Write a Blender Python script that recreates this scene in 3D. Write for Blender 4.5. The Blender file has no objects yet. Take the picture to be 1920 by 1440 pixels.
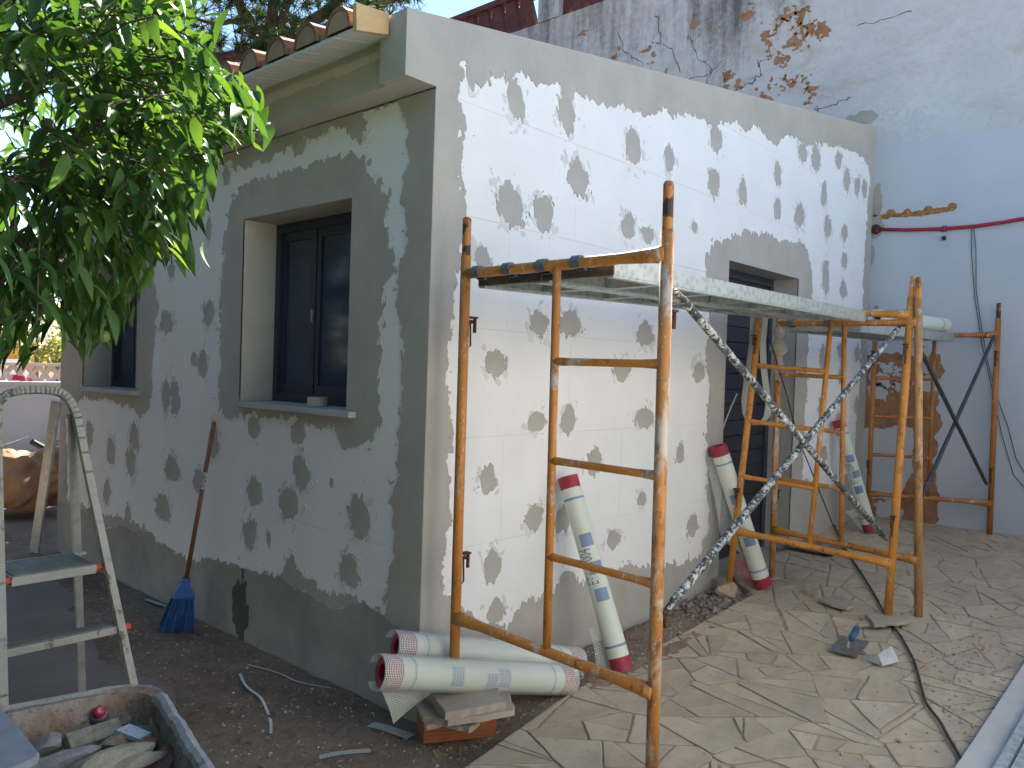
import bpy, bmesh, math, random
import numpy as np
from mathutils import Vector, Matrix
random.seed(7); rng = np.random.default_rng(11)
S = bpy.context.scene; COL = S.collection
# ------------------------------------------------------------------ camera
FPX = 1489.12
RC = np.array([[0.66749708, -0.00899996, -0.74455802],
               [-0.74393736, 0.03450794, -0.66735778],
               [0.03169936, 0.99936390, 0.01633854]])
CAM = np.array([-2.30123, -2.55272, 1.45])
cd = bpy.data.cameras.new('camera'); cam = bpy.data.objects.new('camera', cd); COL.objects.link(cam)
cd.sensor_width = 36.0; cd.lens = FPX / 1920 * 36; cd.clip_end = 2000; cd.clip_start = 0.05
cam.matrix_world = Matrix([list(RC[0]) + [CAM[0]], list(RC[1]) + [CAM[1]], list(RC[2]) + [CAM[2]], [0, 0, 0, 1]])
S.camera = cam
# ------------------------------------------------------------------ light
SUN = Vector((0.60, 0.38, 0.63)).normalized()
w = bpy.data.worlds.new('World'); S.world = w; w.use_nodes = True
nt = w.node_tree; nt.nodes.clear()
sky = nt.nodes.new('ShaderNodeTexSky'); sky.sky_type = 'NISHITA'; sky.sun_disc = False
sky.sun_elevation = math.asin(SUN.z); sky.sun_rotation = math.atan2(SUN.x, SUN.y)
sky.air_density = 1.0; sky.dust_density = 0.0; sky.ozone_density = 2.0
bg = nt.nodes.new('ShaderNodeBackground'); bg.inputs[1].default_value = 0.05
ow = nt.nodes.new('ShaderNodeOutputWorld')
nt.links.new(sky.outputs[0], bg.inputs[0]); nt.links.new(bg.outputs[0], ow.inputs[0])
sd = bpy.data.lights.new('sun', 'SUN'); sd.energy = 5.0; sd.angle = math.radians(0.53); sd.color = (1, 0.94, 0.85)
so = bpy.data.objects.new('sun', sd); COL.objects.link(so); so.location = (6, 6, 12)
so.rotation_euler = SUN.to_track_quat('Z', 'Y').to_euler()
S.view_settings.view_transform = 'Standard'; S.view_settings.look = 'None'
S.view_settings.exposure = 2.66; S.view_settings.gamma = 1.0; S.view_settings.use_curve_mapping = False

# ------------------------------------------------------------------ helpers
def ray(p): return RC @ np.array([p[0] - 960.0, 720.0 - p[1], -FPX])
def W(px, py, axis, val):
    """point of the place seen in that direction on the plane axis = val"""
    d = ray((px, py)); t = (val - CAM[axis]) / d[axis]; return CAM + d * t
def WD(px, py, dist):
    d = ray((px, py)); return CAM + d / np.linalg.norm(d) * dist
def WP(px, py, n, k):
    n = np.array(n, float); d = ray((px, py)); return CAM + d * ((k - n @ CAM) / (n @ d))
def lerp(a, b, t): return np.asarray(a, float) * (1 - t) + np.asarray(b, float) * t
V = lambda *a: np.array(a, float)
def nrm(v): v = np.asarray(v, float); return v / (np.linalg.norm(v) + 1e-12)

def _hash(ix, iy, seed):
    h = (ix.astype(np.int64) * 374761393 + iy.astype(np.int64) * 668265263 + seed * 1442695041) & 0xffffffff
    h = ((h ^ (h >> 13)) * 1274126177) & 0xffffffff
    return ((h ^ (h >> 16)) & 0xffff) / 65535.0
def vnoise(x, y, seed=0):
    x = np.asarray(x, float); y = np.asarray(y, float)
    ix = np.floor(x); iy = np.floor(y); fx = x - ix; fy = y - iy
    fx = fx * fx * (3 - 2 * fx); fy = fy * fy * (3 - 2 * fy)
    a = _hash(ix, iy, seed); b = _hash(ix + 1, iy, seed); c = _hash(ix, iy + 1, seed); d = _hash(ix + 1, iy + 1, seed)
    return (a * (1 - fx) + b * fx) * (1 - fy) + (c * (1 - fx) + d * fx) * fy * 1.0
def fbm(x, y, seed=0, octv=4):
    s = 0; a = 0.5
    for o in range(octv):
        s = s + a * (vnoise(x, y, seed + o * 17) - 0.5) * 2; x = x * 2.03 + 3.1; y = y * 2.03 + 1.7; a *= 0.5
    return s

ORG = {}
class MB:
    def __init__(s): s.v = []; s.f = []; s.uv = []
    def add(s, vs, fs, uvs=None):
        n = len(s.v); s.v += [tuple(float(c) for c in v) for v in vs]
        s.f += [tuple(n + i for i in f) for f in fs]
        if uvs is None: uvs = [None] * len(fs)
        s.uv += list(uvs); return s
    def quad(s, a, b, c, d, uv=None): return s.add([a, b, c, d], [(0, 1, 2, 3)], [uv] if uv else None)
    def box(s, c, sz, ax=None):
        ax = np.eye(3) if ax is None else np.array(ax); h = np.array(sz, float) / 2; c = np.array(c, float); vs = []
        for i in (-1, 1):
            for j in (-1, 1):
                for k in (-1, 1): vs.append(c + ax[0] * h[0] * i + ax[1] * h[1] * j + ax[2] * h[2] * k)
        return s.add(vs, [(0, 1, 3, 2), (4, 6, 7, 5), (0, 4, 5, 1), (2, 3, 7, 6), (0, 2, 6, 4), (1, 5, 7, 3)])
    def bbox(s, lo, hi): lo = np.array(lo, float); hi = np.array(hi, float); return s.box((lo + hi) / 2, hi - lo)
    def bar(s, a, b, wd, th, up=(0, 0, 1)):
        a = V(*a); b = V(*b); d = nrm(b - a); u = np.array(up, float); u = nrm(u - d * (u @ d)); r = np.cross(d, u)
        return s.box((a + b) / 2, (np.linalg.norm(b - a), wd, th), (d, r, u))
    def tube(s, pts, r, n=10, cap=True):
        pts = [np.array(p, float) for p in pts]; m = len(pts)
        rs = r if hasattr(r, '__len__') else [r] * m
        ref = None; vs = []
        for i, p in enumerate(pts):
            d = nrm(pts[min(i + 1, m - 1)] - pts[max(i - 1, 0)])
            if ref is None: ref = V(0, 0, 1) if abs(d[2]) < .9 else V(1, 0, 0)
            x = nrm(ref - d * (ref @ d)); y = np.cross(d, x); ref = x
            for k in range(n):
                a = 2 * math.pi * k / n; vs.append(p + (x * math.cos(a) + y * math.sin(a)) * rs[i])
        fs = []
        for i in range(m - 1):
            for k in range(n):
                k2 = (k + 1) % n; fs.append((i * n + k, i * n + k2, (i + 1) * n + k2, (i + 1) * n + k))
        if cap: fs += [tuple(range(n - 1, -1, -1)), tuple(range((m - 1) * n, m * n))]
        return s.add(vs, fs)
    def prism(s, poly, off, inset=0.0):
        """closed polygon of 3D points extruded by vector off"""
        n = len(poly); off = np.array(off, float); p = [np.array(q, float) for q in poly]
        vs = p + [q + off for q in p]
        return s.add(vs, [tuple(range(n - 1, -1, -1)), tuple(range(n, 2 * n))] + [(i, (i + 1) % n, n + (i + 1) % n, n + i) for i in range(n)])
    def build(s, name, mat, parent=None, smooth=False, origin=None, bevel=0, autosm=False):
        o0 = ORG[parent.name] if parent else (np.array(origin, float) if origin is not None else np.zeros(3))
        if parent and origin is not None: o0 = np.array(origin, float)
        me = bpy.data.meshes.new(name)
        va = np.array(s.v, float).reshape(-1, 3) - o0
        me.from_pydata(va.tolist(), [], s.f)
        if any(u is not None for u in s.uv):
            ul = me.uv_layers.new(name='uv'); li = 0
            for f, u in zip(s.f, s.uv):
                for k in range(len(f)):
                    if u is not None: ul.data[li].uv = u[k]
                    li += 1
        me.materials.append(mat)
        o = bpy.data.objects.new(name, me); COL.objects.link(o)
        if parent:
            o.parent = parent; o.location = o0 - ORG[parent.name]
        else: o.location = o0
        ORG[o.name] = o0
        if smooth: me.shade_smooth()
        if bevel:
            m = o.modifiers.new('bevel', 'BEVEL'); m.width = bevel; m.segments = 2; m.limit_method = 'ANGLE'; m.angle_limit = 0.6
        return o
def thing(name, label, cat, loc, group=None):
    o = bpy.data.objects.new(name, None); COL.objects.link(o); o.location = tuple(float(c) for c in loc); o.empty_display_size = .1
    ORG[o.name] = np.array(loc, float); return tag(o, label, cat, group)
def tag(o, label=None, cat=None, group=None, kind=None):
    if label: o['label'] = label
    if cat: o['category'] = cat
    if group: o['group'] = group
    if kind: o['kind'] = kind
    return o
# ---- node material helper
class NM:
    def __init__(s, name):
        s.m = bpy.data.materials.new(name); s.m.use_nodes = True; s.t = s.m.node_tree; s.t.nodes.clear()
        s.out = s.n('ShaderNodeOutputMaterial'); s.tc = s.n('ShaderNodeTexCoord')
    def n(s, ty, **kw):
        x = s.t.nodes.new(ty)
        for k, v in kw.items(): setattr(x, k, v)
        return x
    def l(s, a, b): s.t.links.new(a, b)
    def coord(s, scale=(1, 1, 1), src='Object'):
        mp = s.n('ShaderNodeMapping'); mp.inputs['Scale'].default_value = scale; s.l(s.tc.outputs[src], mp.inputs[0]); return mp.outputs[0]
    def noise(s, scale=5, detail=6, rough=.6, sc=(1, 1, 1), dist=0, src='Object'):
        x = s.n('ShaderNodeTexNoise'); x.inputs['Scale'].default_value = scale; x.inputs['Detail'].default_value = detail
        x.inputs['Roughness'].default_value = rough; x.inputs['Distortion'].default_value = dist
        s.l(s.coord(sc, src), x.inputs['Vector']); return x.outputs['Fac']
    def voro(s, scale, feature='F1', sc=(1, 1, 1)):
        x = s.n('ShaderNodeTexVoronoi'); x.feature = feature; x.inputs['Scale'].default_value = scale; s.l(s.coord(sc), x.inputs['Vector'])
        return x.outputs['Distance']
    def ramp(s, fac, stops, interp='LINEAR'):
        r = s.n('ShaderNodeValToRGB'); r.color_ramp.interpolation = interp
        while len(r.color_ramp.elements) < len(stops): r.color_ramp.elements.new(1)
        for e, (p, c) in zip(r.color_ramp.elements, stops):
            e.position = p; e.color = (c, c, c, 1) if not hasattr(c, '__len__') else (*c[:3], 1)
        s.l(fac, r.inputs[0]); return r.outputs[0]
    def mix(s, fac, a, b, mode='MIX'):
        m = s.n('ShaderNodeMix', data_type='RGBA', blend_type=mode)
        for sock, v in ((m.inputs[0], fac), (m.inputs[6], a), (m.inputs[7], b)):
            if hasattr(v, 'links') or hasattr(v, 'is_linked'): s.l(v, sock)
            elif hasattr(v, '__len__'): sock.default_value = (*v[:3], 1)
            else: sock.default_value = v
        return m.outputs[2]
    def math(s, op, a, b=0.5):
        m = s.n('ShaderNodeMath', operation=op)
        for sock, v in ((m.inputs[0], a), (m.inputs[1], b)):
            if hasattr(v, 'is_linked'): s.l(v, sock)
            else: sock.default_value = v
        return m.outputs[0]
    def bsdf(s, col, rough=.8, spec=.3, metal=0, bump=None, bstr=.3, bdist=.01, **kw):
        b = s.n('ShaderNodeBsdfPrincipled')
        for k, v in (('Base Color', col), ('Roughness', rough), ('Specular IOR Level', spec), ('Metallic', metal)):
            if hasattr(v, 'is_linked'): s.l(v, b.inputs[k])
            elif hasattr(v, '__len__'): b.inputs[k].default_value = (*v[:3], 1)
            else: b.inputs[k].default_value = v
        if bump is not None:
            bp = s.n('ShaderNodeBump'); bp.inputs['Strength'].default_value = bstr; bp.inputs['Distance'].default_value = bdist
            s.l(bump, bp.inputs['Height']); s.l(bp.outputs[0], b.inputs['Normal'])
        s.b = b; return b
    def done(s, sh): s.l(sh.outputs[0] if hasattr(sh, 'outputs') else sh, s.out.inputs[0]); return s.m
def simple(name, col, rough=.7, spec=.3, metal=0, var=.25, sc=12, bump=.15):
    k = NM(name); f = k.noise(sc, 6, .65)
    c = k.mix(k.ramp(f, [(.3, 0.), (.7, 1.)]), [x * (1 - var) for x in col], [min(1, x * (1 + var)) for x in col])
    return k.done(k.bsdf(c, rough, spec, metal, bump=k.noise(sc * 6, 4), bstr=bump, bdist=.004))

# ------------------------------------------------------------------ materials
def mk_eps():
    k = NM('eps_white'); f = k.noise(3, 5, .6); c = k.mix(k.ramp(f, [(.35, 0.), (.75, 1.)]), (.80, .80, .79), (.86, .86, .85))
    f2 = k.noise(2.2, 10, .75, (1.3, 1.3, 1)); c = k.mix(k.ramp(f2, [(.60, 0.), (.78, .35)]), c, (.50, .49, .46))
    f3 = k.noise(30, 8, .8, (1, 1, .25)); c = k.mix(k.ramp(f3, [(.66, 0.), (.74, .45)]), c, (.55, .54, .50))
    return k.done(k.bsdf(c, .8, .2, bump=k.voro(160), bstr=.12, bdist=.003))
def mk_mortar(name, base, var=.14, warm=0):
    k = NM(name); f = k.noise(2.5, 8, .65); b = np.array(base)
    c = k.mix(k.ramp(f, [(.3, 0.), (.7, 1.)]), b * (1 - var), b * (1 + var))
    f2 = k.noise(7, 8, .7, (1, 1, .35), 1.2); c = k.mix(k.ramp(f2, [(.54, 0.), (.72, .35)]), c, b * .80)
    f3 = k.noise(60, 5, .7); c = k.mix(k.ramp(f3, [(.62, 0.), (.72, .5)]), c, b * .6)
    h = k.math('ADD', k.noise(9, 6, .6, (1, 1, .4)), k.math('MULTIPLY', k.noise(140, 3), .25))
    return k.done(k.bsdf(c, .9, .2, bump=h, bstr=.35, bdist=.008))
EPS = mk_eps()
MORT = mk_mortar('mortar_grey', (.44, .42, .375), .12)
SMEAR = mk_mortar('mortar_film', (.69, .68, .655), .1)
MORT2 = mk_mortar('mortar_old', (.35, .325, .295), .22)
MORTP = mk_mortar('render_pale', (.55, .52, .45), .1)
def mk_soil():
    k = NM('soil'); f = k.noise(1.7, 9, .7)
    c = k.ramp(f, [(.25, (.13, .088, .058)), (.5, (.28, .195, .135)), (.75, (.42, .32, .235))])
    f2 = k.noise(38, 9, .8); c = k.mix(k.ramp(f2, [(.48, 0.), (.62, .75)]), c, (.26, .21, .17))
    f5 = k.noise(26, 8, .75); c = k.mix(k.ramp(f5, [(.50, 0.), (.66, .6)]), c, (.075, .055, .042))
    f4 = k.noise(2.7, 6, .6); c = k.mix(k.ramp(f4, [(.52, 0.), (.66, .5)]), c, (.25, .22, .19))
    f3 = k.noise(130, 3, .5); c = k.mix(k.ramp(f3, [(.68, 0.), (.74, .8)]), c, (.34, .31, .27))
    return k.done(k.bsdf(c, .95, .15, bump=k.math('ADD', k.noise(40, 8, .7), k.noise(160, 3)), bstr=.6, bdist=.012))
SOIL = mk_soil()
def mk_path():
    k = NM('path_concrete'); f = k.noise(2.2, 7, .6)
    c = k.ramp(f, [(.3, (.19, .145, .12)), (.7, (.28, .22, .185))]); f2 = k.noise(60, 5, .7)
    c = k.mix(k.ramp(f2, [(.55, 0.), (.75, .4)]), c, (.2, .18, .16))
    return k.done(k.bsdf(c, .9, .2, bump=k.noise(50, 6), bstr=.3, bdist=.006))
PATH = mk_path()
def mk_stone():
    k = NM('paving_stone'); oi = k.n('ShaderNodeObjectInfo').outputs['Random']
    c = k.ramp(oi, [(0, (.45, .37, .26)), (.3, (.53, .44, .31)), (.55, (.58, .49, .355)), (.8, (.49, .39, .28)), (1, (.62, .53, .40))])
    f = k.noise(4, 8, .65, (1, 3.2, 1), .8); c = k.mix(k.ramp(f, [(.3, 0.), (.7, 1.)]), c, k.mix(1., c, (.80, .76, .72), 'MULTIPLY'))
    f1 = k.noise(24, 8, .75); c = k.mix(k.ramp(f1, [(.55, 0.), (.72, .55)]), c, (.19, .155, .12))
    d = k.noise(1.1, 7, .6, src='Object'); c = k.mix(k.ramp(d, [(.40, 0.), (.64, .6)]), c, (.30, .26, .21))
    f2 = k.noise(9, 9, .8); c = k.mix(k.ramp(f2, [(.60, 0.), (.68, .6)]), c, (.15, .125, .10))
    h = k.math('ADD', k.noise(18, 8, .6, (1, 2.5, 1)), k.noise(90, 3))
    return k.done(k.bsdf(c, .82, .3, bump=h, bstr=.4, bdist=.006))
STONE = mk_stone()
GROUT = simple('joint_mortar', (.37, .305, .23), .95, .15, var=.3, sc=9, bump=.5)
SLAB = mk_mortar('slab_stone', (.36, .31, .25), .16)
def mk_orange(name, base=(.52, .215, .045), white=.5, rust=.5):
    k = NM(name); f = k.noise(3, 6, .6); c = k.mix(k.ramp(f, [(.3, 0.), (.7, 1.)]), np.array(base) * .8, np.array(base) * 1.12)
    r1 = k.noise(16, 9, .75, (1, 1, .5)); c = k.mix(k.ramp(r1, [(.58 - .06 * rust, 0.), (.64, .85)]), c, (.085, .038, .02))
    w1 = k.noise(9, 10, .8, (1, 1, .45), .5); m = k.ramp(w1, [(.60 - .09 * white, 0.), (.64 - .06 * white, .9)], 'LINEAR'); c = k.mix(m, c, (.55, .50, .43))
    w2 = k.voro(38); c = k.mix(k.ramp(w2, [(.10, .8), (.16, 0.)]), c, (.52, .48, .42))
    return k.done(k.bsdf(c, .5, .4, bump=k.math('ADD', m, k.noise(80, 3)), bstr=.25, bdist=.003))
ORANGE = mk_orange('scaffold_orange'); ORANGE2 = mk_orange('scaffold_orange_clean', (.56, .235, .04), .25, .3)
ORANGEW = mk_orange('scaffold_orange_splashed', (.50, .22, .06), 1.35, .8); ORANGED = mk_orange('scaffold_orange_dull', (.40, .15, .035), .15, .35)
RUST = simple('rusty_steel', (.085, .04, .025), .75, .4, .3, .5, 40)
def mk_spigot():
    k = NM('worn_spigot'); f = k.noise(14, 7, .7); c = k.mix(k.ramp(f, [(.47, 0.), (.53, 1.)]), (.05, .03, .022), (.45, .19, .05))
    return k.done(k.bsdf(c, .55, .4, bump=f, bstr=.2))
SPIG = mk_spigot()
def mk_galv():
    k = NM('galvanised_steel'); f = k.voro(30); c = k.mix(k.ramp(f, [(.2, 0.), (.6, 1.)]), (.36, .41, .40), (.50, .55, .54))
    f2 = k.noise(9, 8, .7, (.3, 1, 1)); c = k.mix(k.ramp(f2, [(.6, 0.), (.72, .7)]), c, (.68, .70, .68))
    return k.done(k.bsdf(c, .42, .5, .55, bump=k.noise(30, 5), bstr=.1))
GALV = mk_galv()
def mk_speckle():
    k = NM('splattered_black_tube'); f = k.noise(42, 8, .75, (1, 1, 1), .6); c = k.mix(k.ramp(f, [(.50, 0.), (.55, 1.)]), (.035, .042, .045), (.50, .52, .50))
    f2 = k.noise(5, 3, .5); c = k.mix(k.ramp(f2, [(.60, 0.), (.66, .9)]), c, (.045, .05, .055))
    f3 = k.noise(9, 4, .5); c = k.mix(k.ramp(f3, [(.68, 0.), (.71, .95)]), c, (.72, .72, .69))
    return k.done(k.bsdf(c, .55, .4, bump=f, bstr=.2, bdist=.003))
SPECK = mk_speckle(); DSTEEL = simple('dark_dusty_steel', (.10, .085, .075), .6, .4, .3, .35, 25); HOOK = simple('hook_steel', (.17, .20, .23), .5, .5, .5, .4, 30)
def mk_bracedark():
    k = NM('dark_brace'); f = k.noise(34, 8, .75); c = k.mix(k.ramp(f, [(.62, 0.), (.66, 1.)]), (.035, .042, .05), (.42, .42, .40)); return k.done(k.bsdf(c, .55, .4))
BRACED = mk_bracedark()
def mk_oldwall():
    k = NM('old_white_paint'); base = (.55, .56, .575); f = k.noise(1.2, 7, .6); c = k.mix(k.ramp(f, [(.3, 0.), (.7, 1.)]), (.45, .46, .475), base)
    # height mask: black weather streaks run down from the balustrade
    sp = k.n('ShaderNodeSeparateXYZ'); k.l(k.tc.outputs['Object'], sp.inputs[0])
    st = k.noise(2.2, 8, .7, (1, 1, .12)); zz = k.math('MULTIPLY', k.math('SUBTRACT', sp.outputs[2], 5.0), .75)
    ym = k.math('MULTIPLY', k.math('SUBTRACT', sp.outputs[1], .2), .28)
    v = k.math('ADD', st, k.math('MINIMUM', k.math('ADD', k.math('MULTIPLY', zz, .27), k.math('MULTIPLY', ym, .14)), .16))
    grit = k.noise(14, 8, .75)
    v2 = k.math('ADD', v, k.math('MULTIPLY', k.math('SUBTRACT', grit, .5), .35))
    c = k.mix(k.ramp(v2, [(.57, 0.), (.80, .85)]), c, (.06, .062, .065))
    sm = k.noise(1.3, 9, .75, (1, .55, 1.5), 1.0); c = k.mix(k.ramp(sm, [(.50, 0.), (.68, .55)]), c, (.38, .31, .25))
    cr = k.noise(3.2, 10, .8, (1, 1, 1), 2.2); cm = k.ramp(cr, [(.485, 0.), (.5, 1.), (.515, 0.)]); br = k.ramp(k.noise(.9, 3), [(.56, 0.), (.68, .7)])
    c = k.mix(k.math('MULTIPLY', cm, br), c, (.10, .085, .07))
    return k.done(k.bsdf(c, .85, .2, bump=k.math('ADD', k.noise(7, 8, .7), cm), bstr=.3, bdist=.01))
OLDW = mk_oldwall()
def mk_neww():
    k = NM('white_wall_paint'); f = k.noise(1.0, 8, .65); c = k.mix(k.ramp(f, [(.3, 0.), (.75, 1.)]), (.42, .46, .495), (.50, .535, .57))
    f2 = k.noise(5, 10, .8); c = k.mix(k.ramp(f2, [(.66, 0.), (.76, .4)]), c, (.42, .40, .37))
    return k.done(k.bsdf(c, .8, .2, bump=k.noise(8, 8, .6), bstr=.25, bdist=.01))
NEWW = mk_neww()
def mk_brickpatch():
    k = NM('bare_masonry'); f = k.noise(6, 9, .7); c = k.ramp(f, [(.25, (.14, .07, .04)), (.45, (.32, .165, .09)), (.65, (.40, .24, .15)), (.85, (.46, .36, .27))])
    return k.done(k.bsdf(c, .95, .1, bump=k.math('ADD', f, k.noise(40, 6)), bstr=.9, bdist=.02))
BARE = mk_brickpatch(); CRACK = simple('crack_dark', (.10, .085, .07), .95, .1)
BRICK = simple('red_clay', (.36, .125, .06), .85, .2, var=.18, sc=14)
TILE = mk_mortar('roof_tile', (.24, .125, .075), .45); TILEB = mk_mortar('tile_bedding', (.34, .23, .15), .3); TILEP = simple('eave_plaster', (.62, .43, .22), .85, .2, var=.15, sc=8)
SOFF = simple('soffit_pvc', (.56, .58, .57), .6, .3, var=.06, sc=5)
WOODR = simple('broom_wood', (.22, .085, .045), .6, .3, var=.25, sc=25)
BLUE = simple('blue_plastic', (.02, .10, .36), .5, .4, var=.2, sc=30)
ALU = simple('aluminium_dull', (.50, .51, .48), .45, .5, .5, .22, 18); ALUW = mk_orange('ladder_paint', (.42, .43, .39), .5, .25)
REDP = simple('red_plastic', (.40, .015, .04), .4, .5, var=.1); ORCAP = simple('orange_cap', (.62, .10, .03), .5, .4, var=.15)
BLACK = simple('black_rubber', (.02, .02, .022), .6, .4, var=.2)
WBLUE = simple('white_plastic', (.72, .74, .74), .5, .4, var=.08)
MARB = mk_mortar('sill_marble', (.46, .46, .44), .16)
DARKF = simple('dark_aluminium', (.045, .055, .082), .4, .5, .2, .1)
def mk_glass():
    k = NM('dark_glass'); return k.done(k.bsdf((.055, .072, .115), .10, .35))
GLASS = mk_glass()
SHUT = simple('dark_shutter', (.034, .034, .046), .55, .3, var=.15, sc=6)
def mk_roll():
    k = NM('rolled_mesh'); sc = 1; f = k.n('ShaderNodeTexWave'); f.bands_direction = 'Z'; f.inputs['Scale'].default_value = 55; f.inputs['Distortion'].default_value = .3
    k.l(k.tc.outputs['UV'], f.inputs['Vector'])
    c = k.mix(k.noise(6, 4), (.66, .70, .58), (.76, .79, .68)); c = k.mix(k.ramp(f.outputs['Fac'], [(.2, 0.25), (.6, 0.)]), c, (.42, .48, .42))
    return k.done(k.bsdf(c, .5, .4))
ROLL = mk_roll()
PRINT = simple('blue_print', (.20, .29, .42), .5, .35, var=.12); PRINTD = simple('dark_print', (.13, .17, .22), .5, .35, var=.12)
REDN = simple('red_band', (.34, .03, .055), .5, .35, var=.15)
def mk_net(name, col, p=.009, fill=.34, solid=0.):
    k = NM(name); sp = k.n('ShaderNodeSeparateXYZ'); k.l(k.tc.outputs['UV'], sp.inputs[0])
    fr = [k.math('LESS_THAN', k.math('FRACT', k.math('DIVIDE', sp.outputs[i], p * (1.0, .85)[i])), fill * (.42, 1.15)[i]) for i in (0, 1)]
    m = k.math('MAXIMUM', k.math('MAXIMUM', fr[0], fr[1]), solid)
    b = k.bsdf(col, .5, .3); tr = k.n('ShaderNodeBsdfTransparent'); mx = k.n('ShaderNodeMixShader')
    k.l(m, mx.inputs[0]); k.l(tr.outputs[0], mx.inputs[1]); k.l(b.outputs[0], mx.inputs[2]); return k.done(mx)
NET = mk_net('glassfibre_net', (.70, .74, .70)); NETR = mk_net('red_net', (.48, .06, .10)); NETB = mk_net('blue_net', (.25, .33, .46))
def mk_leaf(name, stops, trans=.35, spec=.35):
    k = NM(name); oi = k.n('ShaderNodeObjectInfo').outputs['Random']; ge = k.n('ShaderNodeNewGeometry').outputs['Random Per Island']
    f = k.math('FRACT', k.math('ADD', oi, ge)); c = k.ramp(f, stops)
    c = k.mix(k.ramp(k.noise(40, 4), [(.4, 0.), (.7, .4)]), c, k.mix(1., c, (.6, .65, .5), 'MULTIPLY'))
    b = k.bsdf(c, .58, spec * .75); t = k.n('ShaderNodeBsdfTranslucent'); k.l(k.mix(1., c, (1.7, 1.5, .6), 'MULTIPLY'), t.inputs[0])
    mx = k.n('ShaderNodeMixShader'); mx.inputs[0].default_value = trans; k.l(b.outputs[0], mx.inputs[1]); k.l(t.outputs[0], mx.inputs[2]); return k.done(mx)
LEAF = mk_leaf('citrus_leaf', [(0, (.035, .088, .026)), (.4, (.052, .125, .034)), (.7, (.068, .155, .038)), (.9, (.09, .19, .042)), (1, (.13, .23, .05))], .30)
BRIS = mk_leaf('blue_bristle', [(0, (.012, .06, .20)), (.6, (.02, .10, .33)), (1, (.05, .18, .48))], .15)
LEAFD = mk_leaf('shade_helper_leaf', [(0, (.010, .022, .010)), (.7, (.017, .034, .014)), (1, (.026, .046, .02))], .03, .08)  # for the unseen shading trees and shrubs; kept dark to cut reflected light
NEEDLE = mk_leaf('pine_needle', [(0, (.025, .055, .025)), (.6, (.05, .09, .04)), (1, (.09, .11, .05))], .2)
BUSH = mk_leaf('bush_leaf', [(0, (.10, .13, .04)), (1, (.30, .30, .12))], .3)
def mk_bark(name, a, b, sc=(1, 1, .3)):
    k = NM(name); f = k.noise(16, 8, .7, sc); c = k.ramp(f, [(.3, a), (.7, b)]); return k.done(k.bsdf(c, .9, .15, bump=f, bstr=.8, bdist=.02))
BARK = mk_bark('citrus_bark', (.06, .05, .035), (.15, .12, .09)); PBARK = mk_bark('pine_bark', (.07, .045, .04), (.19, .105, .085), (1, 1, 1))
FRUIT = simple('unripe_fruit', (.12, .19, .03), .4, .45, var=.25, sc=30)
def mk_tray():
    k = NM('barrow_tray'); f = k.noise(5, 9, .7); c = k.ramp(f, [(.3, (.33, .19, .12)), (.45, (.44, .31, .22)), (.56, (.48, .43, .38)), (.8, (.54, .53, .50))])
    f2 = k.noise(50, 6, .7); c = k.mix(k.ramp(f2, [(.5, 0.), (.7, .6)]), c, (.10, .055, .035))
    return k.done(k.bsdf(c, .85, .25, .1, bump=k.math('ADD', k.noise(20, 8, .7), f2), bstr=.8, bdist=.012))
TRAY = mk_tray()
def mk_cement(name='crusted_cement', b=(.42, .43, .42)): return mk_mortar(name, b, .25)
CEM = None
def mk_rock(name, b, sc=22):
    k = NM(name); b = np.array(b); f = k.noise(sc, 9, .7); c = k.mix(k.ramp(f, [(.3, 0.), (.7, 1.)]), b * .62, np.minimum(b * 1.3, .9))
    f2 = k.noise(sc * 5, 6, .7); c = k.mix(k.ramp(f2, [(.55, 0.), (.7, .6)]), c, b * .5); f3 = k.noise(sc * .5, 4, .6); c = k.mix(k.ramp(f3, [(.5, 0.), (.65, .5)]), c, (.42, .40, .37))
    return k.done(k.bsdf(c, .93, .15, bump=k.math('ADD', f, k.noise(sc * 6, 5, .7)), bstr=.8, bdist=.006))
ROCKS = [mk_rock('rubble_%s' % n, c) for n, c in (('tan', (.48, .36, .25)), ('grey', (.36, .34, .32)), ('sand', (.52, .45, .32)), ('red', (.42, .20, .12)))]
CEM = mk_rock('crusted_cement', (.44, .44, .42), 30)
ROCKW = mk_rock('mineral_wool', (.42, .40, .29), 60)
TARP = simple('brown_tarpaulin', (.33, .19, .10), .75, .25, var=.25, sc=4)
OCHRE = simple('ochre_render', (.52, .25, .055), .85, .2, var=.08, sc=2); WHITEW = simple('white_render', (.78, .79, .78), .85, .2, var=.05, sc=2)
FARW = mk_neww(); TERRA = simple('lattice_clay', (.42, .33, .26), .85, .2, var=.2, sc=4)
LATT = simple('dark_red_lattice', (.085, .028, .028), .75, .3, var=.35, sc=6)
ROOFW = simple('pale_roof', (.66, .62, .58), .8, .2, var=.1, sc=3); ROOFR = simple('pink_roof_tiles', (.55, .33, .27), .85, .2, var=.3, sc=20)
REDPIPE = simple('red_conduit', (.30, .018, .035), .5, .4, var=.15); RUSTY = simple('rusty_gap', (.30, .15, .05), .85, .2, var=.6, sc=30)

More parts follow.
